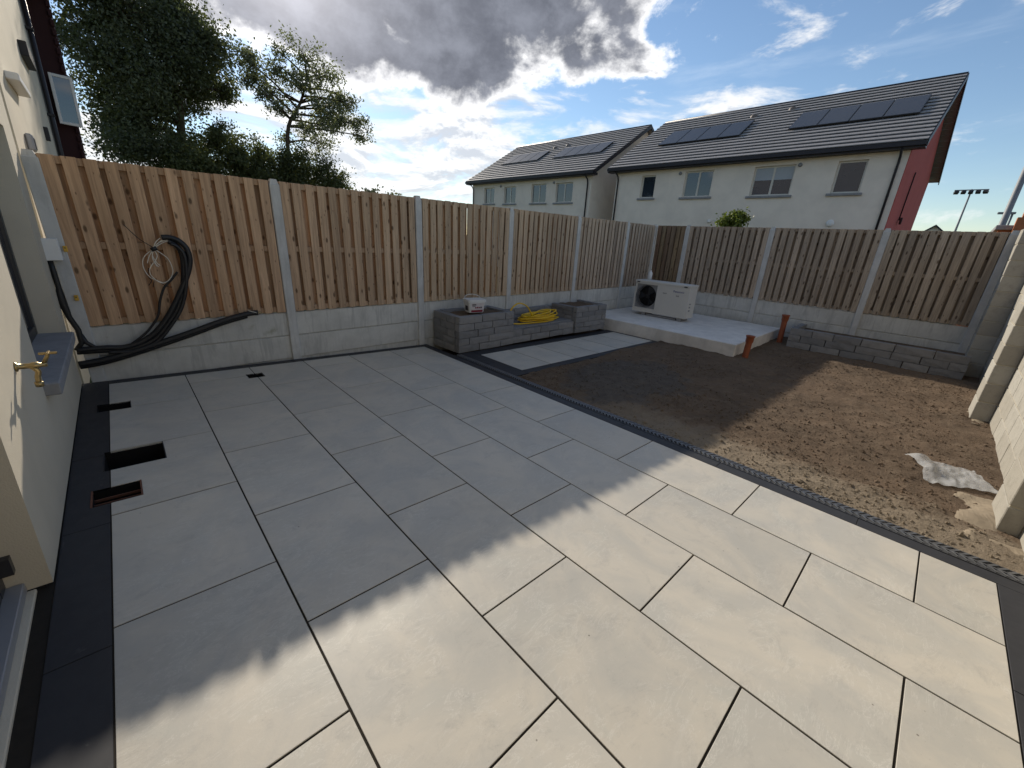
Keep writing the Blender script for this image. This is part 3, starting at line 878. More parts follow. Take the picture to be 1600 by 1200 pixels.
# local: front face x=0 facing -x, y from -0.65 to 0.63 (fan at +y side)
y0, y1, z0, z1 = -0.64, 0.63, 0.075, 0.775
D = 0.38
mb = MB()
fy0, fy1, fz0, fz1 = 0.09, 0.60, 0.165, 0.695
for a, b, c, d in rects_minus(y0, y1, z0, z1 - 0.05, [(fy0, fy1, fz0, fz1)]):
    mb.box(0.0, 0.05, a, b, c, d)
mb.box(0.05, D, y0, y0 + 0.02, z0, z1 - 0.05); mb.box(0.05, D, y1 - 0.02, y1, z0, z1 - 0.05); mb.box(D - 0.02, D, y0 + 0.02, y1 - 0.02, z0, z1 - 0.05)
mb.box(0.05, D - 0.02, y0 + 0.02, y1 - 0.02, z0, z0 + 0.02)
mb.build('casing', 'pump', HP, fix=True)
mb = MB().cbox(-0.012, D + 0.01, y0 - 0.012, y1 + 0.012, z1 - 0.049, z1, 0.008); mb.build('lid', 'pump', HP)
mb = MB(); mb.box(0.20, 0.21, y0 + 0.03, y1 - 0.03, z0 + 0.03, z1 - 0.06); mb.build('inner_panel', 'black', HP)
cyf, czf = (fy0 + fy1) / 2, (fz0 + fz1) / 2
mb = MB()
Mx = Matrix.Rotation(math.pi / 2, 4, 'Y')
for rr in (0.06, 0.10, 0.14, 0.18, 0.215, 0.245):
    mb.tube([(0.012, cyf + rr * math.cos(q), czf + rr * math.sin(q)) for q in np.linspace(0, 2 * math.pi, 33)], 0.004, 4, False)
for q in np.linspace(0, math.pi, 7)[:-1]:
    mb.tube([(0.016, cyf - 0.245 * math.cos(q), czf - 0.245 * math.sin(q)), (0.016, cyf + 0.245 * math.cos(q), czf + 0.245 * math.sin(q))], 0.003, 4)
mb.build('fan_guard', 'black', HP)
mb = MB(); n_ = 32
for k in range(n_):
    q0, q1 = 2 * math.pi * k / n_, 2 * math.pi * (k + 1) / n_
    def sq(q):
        c_, s_ = math.cos(q), math.sin(q); m_ = max(abs(c_), abs(s_)); return (0.040, cyf + 0.262 * c_ / m_, czf + 0.268 * s_ / m_)
    def ci(q): return (0.040, cyf + 0.240 * math.cos(q), czf + 0.240 * math.sin(q))
    def cj(q): return (0.12, cyf + 0.225 * math.cos(q), czf + 0.225 * math.sin(q))
    mb.face([sq(q0), sq(q1), ci(q1), ci(q0)]); mb.face([ci(q0), ci(q1), cj(q1), cj(q0)], True)
mb.build('fan_shroud', 'sill', HP)
mb = MB()
for k in range(3):
    a = k * 2.094
    pts = []
    for t in (0.03, 0.12, 0.22):
        for s in (-1, 1):
            q = a + s * (0.35 + 0.3 * t)
            pts.append((0.09 + 0.03 * s, cyf + t * math.cos(q), czf + t * math.sin(q)))
    mb.raw(pts, [(0, 1, 3, 2), (2, 3, 5, 4)])
mb.lathe([(0.001, -0.03), (0.045, -0.02), (0.05, 0.04)], (0.09, cyf, czf), 14, Mx)
mb.build('fan', 'anthracite', HP)
for yy in (-0.50, 0.35):
    mb = MB().cbox(0.02, D - 0.02, yy - 0.05, yy + 0.05, 0.002, 0.074, 0.006); mb.build('foot', 'sill', HP)
mb = MB().cbox(0.03, 0.10, -0.42, 0.27, 0.002, 0.045, 0.006); mb.build('rail', 'sill', HP)
def text_mesh(txt, size, mat):
    cu_ = bpy.data.curves.new('txt', 'FONT'); cu_.body = txt; cu_.size = size; cu_.extrude = 0.0008; cu_.align_x = 'CENTER'
    o = bpy.data.objects.new('txt', cu_); COL.objects.link(o)
    bpy.context.view_layer.update()
    me = bpy.data.meshes.new_from_object(o.evaluated_get(bpy.context.evaluated_depsgraph_get()))
    bpy.data.objects.remove(o); me.materials.clear(); me.materials.append(MAT[mat])
    return me
RF = (math.pi / 2, 0, -math.pi / 2)
place('logo', text_mesh('Panasonic', 0.062, 'print_blue'), HP, loc=(-0.002, -0.41, 0.600), rot=RF)
place('lettering', text_mesh('R32', 0.04, 'print_dark'), HP, loc=(-0.002, -0.40, 0.515), rot=RF)
place('lettering', text_mesh('AQUA', 0.032, 'print_dark'), HP, loc=(-0.002, -0.10, 0.545), rot=RF)
for yy in (0.56, -0.55):
    MB().cbox(-0.016, -0.010, yy - 0.035, yy + 0.035, z1 - 0.040 - 0.012, z1 - 0.028, 0.002).build('badge', 'anthracite', HP)
mb = MB()
for zz in (0.23, 0.30, 0.37): mb.cbox(0.10, 0.16, y0 - 0.010, y0, zz, zz + 0.025, 0.003)
mb.build('valve_cover', 'sill', HP)
# small white bottle standing behind the pump
mb = MB(); mb.lathe([(0.0, 0), (0.045, 0.0), (0.045, 0.15), (0.03, 0.18), (0.018, 0.19), (0.018, 0.215), (0.0, 0.216)], (0, 0, 0), 14)
bt = mb.build('sealant_bottle', 'tub', loc=(9.16, 0.12, 0.806))
tag(bt, 'small white bottle standing on top of the heat pump', 'bottle')

# ------------------------------------------------------------------ orange drain pipes
def drain_pipe(loc, h, tilt, label):
    root = empty('drain_pipe', loc, tilt)
    mb = MB(); mb.lathe([(0.050, -0.1), (0.050, h - 0.12)], n=20); mb.build('pipe', 'orange', root)
    mb = MB(); mb.lathe([(0.051, h - 0.13), (0.062, h - 0.10), (0.062, h - 0.03), (0.071, h - 0.022), (0.073, h), (0.060, h), (0.058, h - 0.05), (0.052, h - 0.10), (0.0, h - 0.10)], n=20); mb.build('socket', 'orange', root)
    tag(root, label, 'pipe', 'orange drain pipes')
drain_pipe((7.94, -2.56, -0.16), 0.36, (0.02, 0.05, 0.3), 'short orange drain pipe in front of the concrete base corner')
drain_pipe((9.86, -2.58, -0.16), 0.55, (0.0, 0.03, 1.0), 'taller orange drain pipe between concrete base and low planter')

# ------------------------------------------------------------------ tub on the planter
TB = empty('plastic_tub', (4.38, 0.52, 0.405), (0, 0, R(-12)))
tag(TB, 'white lidded plastic tub with red and black label on planter', 'tub')
def frustum(b, t, z0, z1, c=0.02):
    mb = MB(); n = []
    for (hx, hy, z) in ((b[0], b[1], z0), (t[0], t[1], z1)):
        n.append([(-hx + c, -hy, z), (hx - c, -hy, z), (hx, -hy + c, z), (hx, hy - c, z), (hx - c, hy, z), (-hx + c, hy, z), (-hx, hy - c, z), (-hx, -hy + c, z)])
    vs = n[0] + n[1]
    fs = [tuple(range(8))[::-1], tuple(range(8, 16))] + [(k, (k + 1) % 8, 8 + (k + 1) % 8, 8 + k) for k in range(8)]
    mb.raw(vs, fs); return mb
frustum((0.125, 0.095), (0.148, 0.115), 0, 0.17).build('body', 'tub', TB)
frustum((0.160, 0.127), (0.160, 0.127), 0.165, 0.205, 0.025).build('lid', 'tub', TB)
mb = MB(); mb.tube(smooth_path([(-0.15, 0.0, 0.16), (-0.12, 0.10, 0.235), (0.0, 0.125, 0.262), (0.12, 0.10, 0.235), (0.15, 0.0, 0.16)], 5), 0.004, 5); mb.build('handle', 'tub', TB)
def front_patch(x0, x1, z0, z1, mat, name, off):
    def y(z): return -(0.095 + 0.020 * z / 0.17) - off
    mb = MB(); mb.raw([(x0, y(z0), z0), (x1, y(z0), z0), (x1, y(z1), z1), (x0, y(z1), z1), (x0, y(z0) + .004, z0), (x1, y(z0) + .004, z0), (x1, y(z1) + .004, z1), (x0, y(z1) + .004, z1)],
            [(0, 1, 2, 3), (4, 7, 6, 5), (0, 4, 5, 1), (1, 5, 6, 2), (2, 6, 7, 3), (3, 7, 4, 0)])
    return mb.build(name, mat, TB)
front_patch(-0.105, 0.115, 0.006, 0.150, 'label_white', 'label_sheet', 0.0015)
front_patch(-0.10, 0.10, 0.008, 0.042, 'print_red', 'label_print', 0.003)
front_patch(-0.09, -0.02, 0.118, 0.136, 'print_dark', 'label_print', 0.003)
front_patch(-0.085, -0.03, 0.098, 0.106, 'print_dark', 'label_print', 0.003)
for k in range(4): front_patch(-0.035 + 0.031 * k, -0.012 + 0.031 * k, 0.068, 0.090 + 0.004 * (k % 2), 'print_red' if k < 3 else 'print_dark', 'label_print', 0.003)
mb = MB(); mb.box(-0.139, -0.128, -0.05, 0.04, 0.03, 0.13); mb.build('label_print', 'print_dark', TB)
# ------------------------------------------------------------------ yellow hose
def hose():
    pts = []
    cx, cy, cz = 5.92, 0.50, 0.128
    for k in range(10):
        rx = random.uniform(0.26, 0.46); ry = random.uniform(0.10, 0.20)
        ox = random.uniform(-0.14, 0.20); oy = random.uniform(-0.06, 0.07); tl = random.uniform(-0.3, 0.3); zz = 0.012 * k
        for j in range(12):
            q = j / 12 * 2 * math.pi + k * 0.4
            x = rx * math.cos(q); y = ry * math.sin(q)
            bump_ = 0.07 * max(0, math.sin(q + k)) * (k / 9)
            pts.append((cx + ox + x * math.cos(tl) - y * math.sin(tl), cy + oy + x * math.sin(tl) * 0.5 + y, cz + zz + bump_ + random.uniform(0, 0.010)))
    a = pts[-1]
    pts += [(5.62, 0.40, 0.22), (5.56, 0.40, 0.34), (5.46, 0.41, 0.44), (5.30, 0.43, 0.49), (5.17, 0.45, 0.42), (5.12, 0.47, 0.30), (5.14, 0.47, 0.16), (5.25, 0.42, 0.130), (5.5, 0.36, 0.128), (5.9, 0.31, 0.128), (6.2, 0.36, 0.128)]
    mb = MB(); mb.tube(smooth_path(pts, 5), 0.0125, 6)
    return mb.build('garden_hose', 'yellow')
tag(hose(), 'tangled coil of bright yellow hose on the stone seat', 'hose')

# ------------------------------------------------------------------ clear plastic bag on the soil
def bag():
    nu, nv = 34, 22; vs = []; fs = []
    TL, TR, BR, BL = Vector((5.31, -4.90)), Vector((5.43, -5.25)), Vector((5.06, -5.36)), Vector((4.84, -4.96))
    for side in (0, 1):
        for j in range(nv):
            for i in range(nu):
                u = i / (nu - 1); v = j / (nv - 1)
                p = (TL * (1 - u) + TR * u) * (1 - v) + (BL * (1 - u) + BR * u) * v
                if u < 0.25: p += Vector((-0.02, 0.10)) * ((0.25 - u) / 0.25) ** 1.5 * max(0, 1 - v * 2.2)
                if u > 0.8: p += Vector((0.0, -0.04)) * ((u - 0.8) / 0.2) * (v ** 3)
                q = Vector((u * 3.2, v * 2.6, 3.0))
                fold = abs(mnoise.noise(q + Vector((v * 1.5, 0, 0)))) * 0.045 + abs(mnoise.noise(q * 2.3)) * 0.020
                e = min(u, 1 - u, v, 1 - v)
                z = soil_z(p.x, p.y) + 0.012 + fold + (0.035 * math.exp(-((u - 0.12) / 0.12) ** 2) if v < 0.6 else 0)
                if side == 1: z -= min(e * 0.12, 0.010) + 0.0005
                vs.append((p.x + 0.012 * mnoise.noise(q * 2), p.y + 0.012 * mnoise.noise(q * 2 + Vector((5, 0, 0))), z))
    for s_ in (0, 1):
        for j in range(nv - 1):
            for i in range(nu - 1):
                a = s_ * nu * nv + j * nu + i; q = (a, a + 1, a + nu + 1, a + nu); fs.append(q if s_ == 0 else q[::-1])
    mb = MB(); mb.raw(vs, fs, True); return mb.build('plastic_bag', 'bag')
tag(bag(), 'crumpled clear plastic bag lying on the soil by the pier', 'plastic bag')

# ------------------------------------------------------------------ own house wall (local frame as the patio)
HX = -0.185
HW = empty('house', (0, -2.0, 0), ROT)
def H_(x, y, z): return (x, y + 2.0, z)
tag(HW, 'cream rendered house wall with window, door reveal and charcoal border below', 'house')
wy0, wy1, wz0, wz1 = -1.06, 0.47, 0.60, 2.15
dy0, dy1, dz0, dz1 = -4.6, -2.28, -0.05, 2.20
wallH = wall_mb(-9.0, 0.9, 0.012, 5.2, HX, HX - 0.34, [(wy0, wy1, wz0, wz1), (dy0, dy1, 0.012, dz1)], lambda u, v, t: H_(t, u, v))
wallH.build('wall', 'cream', HW, fix=True)
MB().box(HX - 0.33, HX - 0.022, dy1 + 2.0, 2.9, -0.20, 0.011).build('damp_course', 'black', HW); MB().box(HX - 0.33, HX - 0.022, -7.0, dy0 + 2.0, -0.20, 0.011).build('damp_course', 'black', HW)
sillm = MB(); sillm.cbox(HX - 0.15, HX + 0.070, wy0 - 0.06 + 2.0, wy1 - 0.002 + 2.0, wz0 - 0.075, wz0 + 0.001, 0.006)
# window
win = MB()
fx = HX - 0.135
def framebox(mb, y0, y1, z0, z1, w, x0, x1):
    mb.cbox(x0, x1, y0, y0 + w, z0, z1, 0.004); mb.cbox(x0, x1, y1 - w, y1, z0, z1, 0.004)
    mb.cbox(x0 + .001, x1 - .001, y0 + w, y1 - w, z0, z0 + w, 0.004); mb.cbox(x0 + .001, x1 - .001, y0 + w, y1 - w, z1 - w, z1, 0.004)
framebox(win, wy0 + 2.003, wy1 + 1.997, wz0 + 0.003, wz1 - 0.003, 0.07, fx - 0.06, fx)
win.cbox(fx - 0.058, fx - 0.002, 1.68, 1.74, wz0 + 0.07, wz1 - 0.07, 0.004)
wo = win.build('window', 'anthracite', HW)
MB().box(fx - 0.04, fx - 0.02, wy0 + 2.07, wy1 + 1.93, wz0 + 0.07, wz1 - 0.07).build('pane', 'glass', wo)
sillm.build('sill', 'sill', wo)
# door
dr = MB(); framebox(dr, dy0 + 2.003, dy1 + 1.997, 0.06, dz1 - 0.003, 0.08, HX - 0.20, HX - 0.125)
dr.cbox(HX - 0.198, HX - 0.127, -1.42, -1.32, 0.14, dz1 - 0.08, 0.004)
do = dr.build('door', 'anthracite', HW)
MB().box(HX - 0.175, HX - 0.155, dy0 + 2.08, dy1 + 1.92, 0.14, dz1 - 0.08).build('pane', 'glass', do)
mb = MB(); mb.cbox(HX - 0.21, HX - 0.075, dy0 + 2.004, dy1 + 1.996, 0.012, 0.059, 0.004); mb.build('threshold', 'alu', do)
mb = MB(); mb.cbox(HX - 0.20, HX - 0.050, dy0 + 2.004, dy1 + 1.996, -0.10, 0.011, 0.004); mb.build('step', 'cream', do)
MB().box(HX - 0.124, HX - 0.085, -0.315, -0.281, 0.13, 0.21).build('junction_box', 'anthracite', HW)
# roof
mb = MB(); mb.raw([H_(HX + 0.30, -9, 5.12), H_(HX + 0.30, 0.9, 5.12), H_(HX - 5, 0.9, 8.2), H_(HX - 5, -9, 8.2), H_(HX + 0.30, -9, 5.30), H_(HX + 0.30, 0.9, 5.30), H_(HX - 5, 0.9, 8.36), H_(HX - 5, -9, 8.36)],
    [(0, 1, 2, 3), (4, 7, 6, 5), (0, 4, 5, 1), (1, 5, 6, 2), (3, 2, 6, 7), (0, 3, 7, 4)])
mb.build('roof', 'roof', HW)

# brass tap on the wall
TP = empty('garden_tap', (HX + 0.036 * 0.86, -1.66, 0.86), ROT)
tag(TP, 'brass garden tap on the cream wall beside the window sill', 'tap')
Mh = Matrix.Rotation(math.pi / 2, 4, 'Y')
mb = MB(); mb.lathe([(0, 0.0), (0.024, 0.0), (0.024, 0.006), (0.014, 0.010), (0.013, 0.05), (0.017, 0.055), (0.017, 0.075), (0.012, 0.080), (0.012, 0.105), (0, 0.105)], n=14, M=Mh); mb.build('body', 'brass', TP)
mb = MB(); mb.tube(smooth_path([(0.05, 0, -0.004), (0.068, 0, -0.03), (0.062, 0, -0.06), (0.060, 0, -0.085)], 4), [0.011] * 13, 10)
mb.lathe([(0.011, -0.085), (0.016, -0.085), (0.016, -0.11), (0.010, -0.11)], (0.060, 0, 0), 12); mb.build('spout', 'brass', TP)
mb = MB(); mb.tube([(0.095, 0, 0.005), (0.112, 0, 0.040), (0.118, 0, 0.055)], [0.010, 0.008, 0.007], 8)
mb.cbox(0.085, 0.15, -0.006, 0.006, 0.050, 0.062, 0.003); mb.cbox(0.112, 0.124, -0.032, 0.032, 0.049, 0.063, 0.003); mb.build('handle', 'brass', TP)

# ------------------------------------------------------------------ neighbour's house beyond the fence
NH = empty('neighbour_house', (0, 1.05, 0), ROT)
def N_(x, y, z): return (x, y - 1.05, z)
tag(NH, 'tall cream house wall with black downpipe rising beyond the left fence', 'house')
wn = wall_mb(1.06, 7.6, -0.2, 5.2, HX, HX - 0.34, [], lambda u, v, t: N_(t, u, v)); wn.build('wall', 'cream', NH, fix=True)
mb = MB(); mb.box(HX - 0.3, 0.135, 7.65 - 1.05, 11.0 - 1.05, -0.2, 5.2); ret = mb.build('return_wall', 'maroon', NH)
mb = MB()
for k in range(24):
    z = 1.9 + k * 0.14
    mb.cbox(0.10, 0.155, 7.60 - 1.05, 7.66 - 1.05, z, z + 0.10, 0.01)
mb.build('quoins', 'maroon', NH)
mb = MB(); mb.tube([N_(HX + 0.05, 6.62, 0), N_(HX + 0.05, 6.62, 5.1)], 0.034, 10)
for z in (1.9, 3.1, 4.3): mb.cbox(HX - 0.002, HX + 0.09, 6.575 - 1.05, 6.665 - 1.05, z, z + 0.04, 0.004)
mb.build('downpipe', 'fascia', NH)
mb = MB(); mb.cbox(HX - 0.06, HX + 0.004, 6.75 - 1.05, 7.55 - 1.05, 0.5, 5.1, 0.004); mb.build('dark_cladding', 'fascia', NH)
mb = MB(); mb.raw([N_(HX + 0.30, 1.1, 5.12), N_(HX + 0.30, 11.2, 5.12), N_(HX - 5, 11.2, 8.2), N_(HX - 5, 1.1, 8.2), N_(HX + 0.30, 1.1, 5.30), N_(HX + 0.30, 11.2, 5.30), N_(HX - 5, 11.2, 8.36), N_(HX - 5, 1.1, 8.36)],
    [(0, 1, 2, 3), (4, 7, 6, 5), (0, 4, 5, 1), (1, 5, 6, 2), (3, 2, 6, 7), (0, 3, 7, 4)])
mb.build('roof', 'roof', NH)
mb = MB(); framebox(mb, 0, 0.30, 0, 0.80, 0.045, -0.02, 0.02)
wn_ = mb.build('open_window', 'pvc', NH, loc=N_(-0.08, 7.45, 3.12), rot=(0, 0, -math.pi / 2 + 0.05))
MB().box(-0.006, 0.006, 0.045, 0.255, 0.045, 0.755).build('pane', 'glass', wn_)
MB().cbox(HX - 0.002, HX + 0.085, 1.55 - 1.05, 2.35 - 1.05, 2.66, 2.72, 0.006).build('window_sill', 'pvc', NH)
MB().cbox(HX - 0.002, HX + 0.075, 4.1 - 1.05, 4.9 - 1.05, 3.40, 3.56, 0.006).build('vent_hood', 'fascia', NH)
mb = MB().cbox(HX - 0.002, HX + 0.055, 1.80 - 1.05, 1.96 - 1.05, 2.12, 2.27, 0.015); lt_ = mb.build('wall_light', 'alu', NH)
MB().cbox(HX + 0.030, HX + 0.060, 1.825 - 1.05, 1.935 - 1.05, 2.135, 2.245, 0.01).build('lens', 'anthracite', lt_)
MB().cbox(HX - 0.002, HX + 0.045, 4.75 - 1.05, 4.85 - 1.05, 2.53, 2.70, 0.006).build('meter_box', 'fascia', NH)

# ------------------------------------------------------------------ cables by the first fence panel
YF = 0.868
def cab(pts, y=YF, j=0.0): return smooth_path([(x, y + (j[i] if hasattr(j, '__len__') else j), z) for i, (x, z) in enumerate(pts)], 6)
CB = empty('cable_bundle', (0.2, 0.87, 0.35))
def cbuild(name, mb, mat): 
    mb.v = [(x - 0.2, y - 0.87, z - 0.35) for x, y, z in mb.v]; return mb.build(name, mat, CB)
outer = [(-0.145, 0.35), (0.031, 0.35), (0.214, 0.337), (0.403, 0.419), (0.55, 0.573), (0.675, 0.765), (0.796, 0.991), (0.858, 1.153), (0.859, 1.281), (0.811, 1.361), (0.741, 1.395), (0.676, 1.393)]
inner = [(-0.148, 0.332), (0.048, 0.322), (0.235, 0.312), (0.421, 0.378), (0.564, 0.53), (0.695, 0.725), (0.774, 0.959), (0.806, 1.150), (0.806, 1.262), (0.766, 1.333), (0.72, 1.358)]
cbuild('sheathed_cable', MB().tube(cab(outer, 0.850), 0.026, 10), 'black')
cbuild('sheathed_cable', MB().tube(cab(inner, 0.862), 0.026, 10), 'black')
cbuild('sheathed_cable', MB().tube(cab([(x + 0.015, z - 0.02) for x, z in inner[1:]], 0.838), 0.018, 8), 'black')
cbuild('thin_cable', MB().tube(cab([(0.214, 0.337), (0.375, 0.457), (0.496, 0.612), (0.547, 0.773), (0.602, 0.9), (0.66, 0.963), (0.74, 1.058)], 0.862), 0.011, 8), 'black')
W_ = [[(0.664, 1.388), (0.621, 1.345), (0.591, 1.285), (0.542, 1.202), (0.521, 1.147)], [(0.725, 1.364), (0.666, 1.338), (0.601, 1.285), (0.570, 1.20), (0.588, 1.116)],
      [(0.715, 1.372), (0.650, 1.345), (0.598, 1.288), (0.61, 1.22), (0.581, 1.153), (0.60, 1.11)], [(0.690, 1.378), (0.640, 1.34), (0.595, 1.283), (0.575, 1.22), (0.595, 1.15), (0.615, 1.125)],
      [(0.597, 1.285), (0.647, 1.24), (0.688, 1.191), (0.705, 1.122), (0.703, 1.058), (0.671, 0.994), (0.612, 0.951), (0.565, 0.972), (0.527, 1.03), (0.53, 1.092), (0.571, 1.153)],
      [(0.592, 1.280), (0.515, 1.214), (0.486, 1.141), (0.491, 1.068), (0.522, 1.005), (0.60, 0.955)]]
for i, w in enumerate(W_): cbuild('wire', MB().tube(cab(w, 0.845 + 0.004 * i), 0.0042, 6), 'wire')
cbuild('tie', MB().tube([(0.575, 0.852, 1.272), (0.62, 0.852, 1.295)], 0.020, 10), 'black')
for w in ([(0.522, 1.10), (0.505, 1.02), (0.52, 0.975), (0.49, 0.93)], [(0.54, 0.97), (0.52, 0.91)], [(0.59, 0.95), (0.63, 0.915), (0.67, 0.905)], [(0.59, 1.30), (0.50, 1.38), (0.42, 1.50)]):
    cbuild('cord', MB().tube(cab(w, 0.875), 0.0035, 5), 'black')
tag(CB, 'looped black cables with white wires tied at the end hanging on fence', 'cable')

CD = empty('lagged_pipes', (0.0, 0.86, 0.25))
def lp(mb, name, mat='black'):
    mb.v = [(x, y - 0.86, z - 0.25) for x, y, z in mb.v]; return mb.build(name, mat, CD)
big = [(-0.16, 0.215), (0.005, 0.229), (0.201, 0.271), (0.465, 0.343), (0.75, 0.426), (1.058, 0.524), (1.285, 0.577), (1.397, 0.583)]
lp(MB().tube(cab(big, 0.845), 0.030, 10), 'lagging'); lp(MB().tube(cab([(x, z - 0.028) for x, z in big[:-1]], 0.865), 0.026, 10), 'lagging')
lp(MB().tube(cab([(1.30, 0.62), (1.36, 0.595), (1.40, 0.58)], 0.82), 0.004, 5), 'cord', 'wire')
lp(MB().tube([(1.385, 0.842, 0.582), (1.43, 0.842, 0.585)], 0.012, 8), 'copper_end', 'brass')
tag(CD, 'two thick black lagged pipes lying along the gravel board', 'pipe')

JB = empty('junction_box', (-0.10, 0.875, 1.265))
MB().cbox(-0.062, 0.058, -0.045, 0.032, -0.093, 0.093, 0.006).build('box', 'pvc', JB)
MB().cbox(-0.058, 0.054, -0.050, -0.0451, -0.089, 0.089, 0.002).build('cover', 'pvc', JB)
mb = MB(); mb.tube([(x + 0.10, 0.86 - 0.875, z - 1.265) for x, z in [(-0.128, 1.175), (-0.127, 1.072), (-0.128, 0.931), (-0.135, 0.86), (-0.135, 0.80), (-0.124, 0.668), (-0.093, 0.543), (-0.095, 0.419), (-0.145, 0.35)]], [0.020, 0.020, 0.020, 0.030, 0.030, 0.022, 0.022, 0.022, 0.022], 10); mb.build('conduit', 'black', JB)
mb = MB(); mb.tube([(x + 0.10, 0.862 - 0.875, z - 1.265) for x, z in [(-0.092, 0.512), (-0.066, 0.415), (-0.013, 0.356), (0.06, 0.345)]], 0.018, 10); mb.build('branch_conduit', 'black', JB)
tag(JB, 'white junction box with black conduit on the corner post', 'junction box')
for x, z, lb in ((-0.012, 1.27, 'yellow clip screwed to the corner post beside the white box'), (-0.040, 0.833, 'yellow clip lower down the corner post above the pipes')):
    c_ = empty('post_clip', (x, 0.905, z))
    MB().cbox(-0.014, 0.014, -0.016, 0.003, -0.026, 0.026, 0.004).build('plate', 'clip_yellow', c_)
    MB().lathe([(0, -0.003), (0.005, -0.003), (0.005, 0.0)], (0, -0.0165, 0.008), 8, Matrix.Rotation(-math.pi / 2, 4, 'X')).build('screw', 'print_dark', c_)
    tag(c_, lb, 'clip', 'yellow clips on the corner post')

# ------------------------------------------------------------------ far houses (semi-detached pairs in a row)
def far_house(Y0, Y1, windows, label, gable_mat, panels, vents, lamp=None):
    X0 = 19.25; XR = 23.75; X1 = 28.2; ZE = 4.90; ZR = 7.84
    root = empty('semi_detached_house', (X0, (Y0 + Y1) / 2, -0.42)); cy = (Y0 + Y1) / 2
    def L_(x, y, z): return (x - X0, y - cy, z + 0.42)
    holes = [(a, b, c, d) for a, b, c, d, k in windows]
    wall_mb(Y0, Y1, -0.42, ZE, X0, X0 + 0.30, holes, lambda u, v, t: L_(t, u, v)).build('wall', 'far_cream', root, fix=True)
    # gables
    for yy, s, gm in ((Y0, 1, gable_mat), (Y1, -1, 'far_cream')):
        mb = MB()
        pts = [(X0 + 0.02, -0.42), (X1, -0.42), (X1, ZE), (XR, ZR - 0.10), (X0 + 0.02, ZE)]
        a = [L_(x, yy - 0.02 * s, z) for x, z in pts]; b = [L_(x, yy + 0.28 * s, z) for x, z in pts]
        mb.face(a); mb.face(b[::-1])
        for i in range(5): mb.face([a[i], b[i], b[(i + 1) % 5], a[(i + 1) % 5]])
        mb.build('gable_wall', gm, root, fix=True)
    MB().box(0, 0.12, Y0 - cy - 0.018, Y0 - cy - 0.002, 0, ZE + 0.42).build('corner_bead', 'far_cream', root) if False else None
    wall_mb(Y0, Y1, -0.42, ZE, X1 - 0.3, X1 - 0.01, [], lambda u, v, t: L_(t, u, v)).build('wall', 'far_cream', root, fix=True)
    # roof laid in stepped courses
    ov = 0.34; E0 = X0 - 0.32; n = 18
    mb = MB()
    for side in (0, 1):
        xe = E0 if side == 0 else X1 + 0.3
        for i in range(n):
            t0, t1 = i / n, (i + 1) / n
            xa, za = xe + (XR - xe) * t0, 4.95 + (ZR - 4.95) * t0
            xb, zb = xe + (XR - xe) * t1, 4.95 + (ZR - 4.95) * t1
            ya, yb = Y0 - ov, Y1 + ov
            sg = 1 if side == 0 else -1
            xl = xa - 0.035 * sg
            mb.face([L_(xl, ya, za + 0.070), L_(xl, yb, za + 0.070), L_(xb, yb, zb + 0.030), L_(xb, ya, zb + 0.030)])
            mb.face([L_(xl, ya, za + 0.045), L_(xl, yb, za + 0.045), L_(xl, yb, za + 0.070), L_(xl, ya, za + 0.070)])
            mb.face([L_(xl, ya, za + 0.045), L_(xa + 0.10 * sg, ya, za + 0.06), L_(xa + 0.10 * sg, yb, za + 0.06), L_(xl, yb, za + 0.045)])
            mb.face([L_(xa + 0.06 * sg, ya, za - 0.03), L_(xa + 0.06 * sg, yb, za - 0.03), L_(xa + 0.06 * sg, yb, za + 0.06), L_(xa + 0.06 * sg, ya, za + 0.06)])
        mb.face([L_(xe, Y0 - ov, 4.90), L_(xe, Y1 + ov, 4.90), L_(XR, Y1 + ov, ZR - 0.05), L_(XR, Y0 - ov, ZR - 0.05)])
    roof = mb.build('roof', 'roof', root)
    mb = MB(); mb.tube([L_(XR, Y0 - ov, ZR + 0.01), L_(XR, Y1 + ov, ZR + 0.01)], 0.07, 8); mb.build('ridge', 'fascia', roof)
    for yy, s in ((Y0 - ov, -1), (Y1 + ov, 1)):       # barge boards
        mb = MB()
        for xe in (E0, X1 + 0.3):
            for q in (0,):
                a = [L_(xe, yy, 4.80), L_(XR, yy, ZR - 0.14), L_(XR, yy, ZR + 0.04), L_(xe, yy, 5.00)]
                b = [(p[0], p[1] + 0.03 * s, p[2]) for p in a]
                mb.face(a); mb.face(b[::-1])
                for i in range(4): mb.face([a[i], b[i], b[(i + 1) % 4], a[(i + 1) % 4]])
        mb.build('barge_board', 'fascia', roof, fix=True)
    mb = MB(); c0 = L_(E0, Y0 - ov, 4.78); c1 = L_(X0 + 0.01, Y1 + ov, 4.90)
    mb.box(c0[0] - 0.005, c1[0], c0[1], c1[1], c0[2], c1[2] + 0.0)
    mb.box(c0[0] - 0.10, c0[0] - 0.006, c0[1], c1[1], c0[2] + 0.06, c0[2] + 0.18)
    mb.build('gutter', 'fascia', root)
    for yy in (Y0 + 0.20, Y1 - 0.12):
        mb = MB(); mb.tube([L_(E0 - 0.03, yy, 4.80), L_(X0 - 0.10, yy, 4.62), L_(X0 - 0.045, yy, 4.45), L_(X0 - 0.045, yy, -0.4)], 0.036, 8); mb.build('downpipe', 'fascia', root)
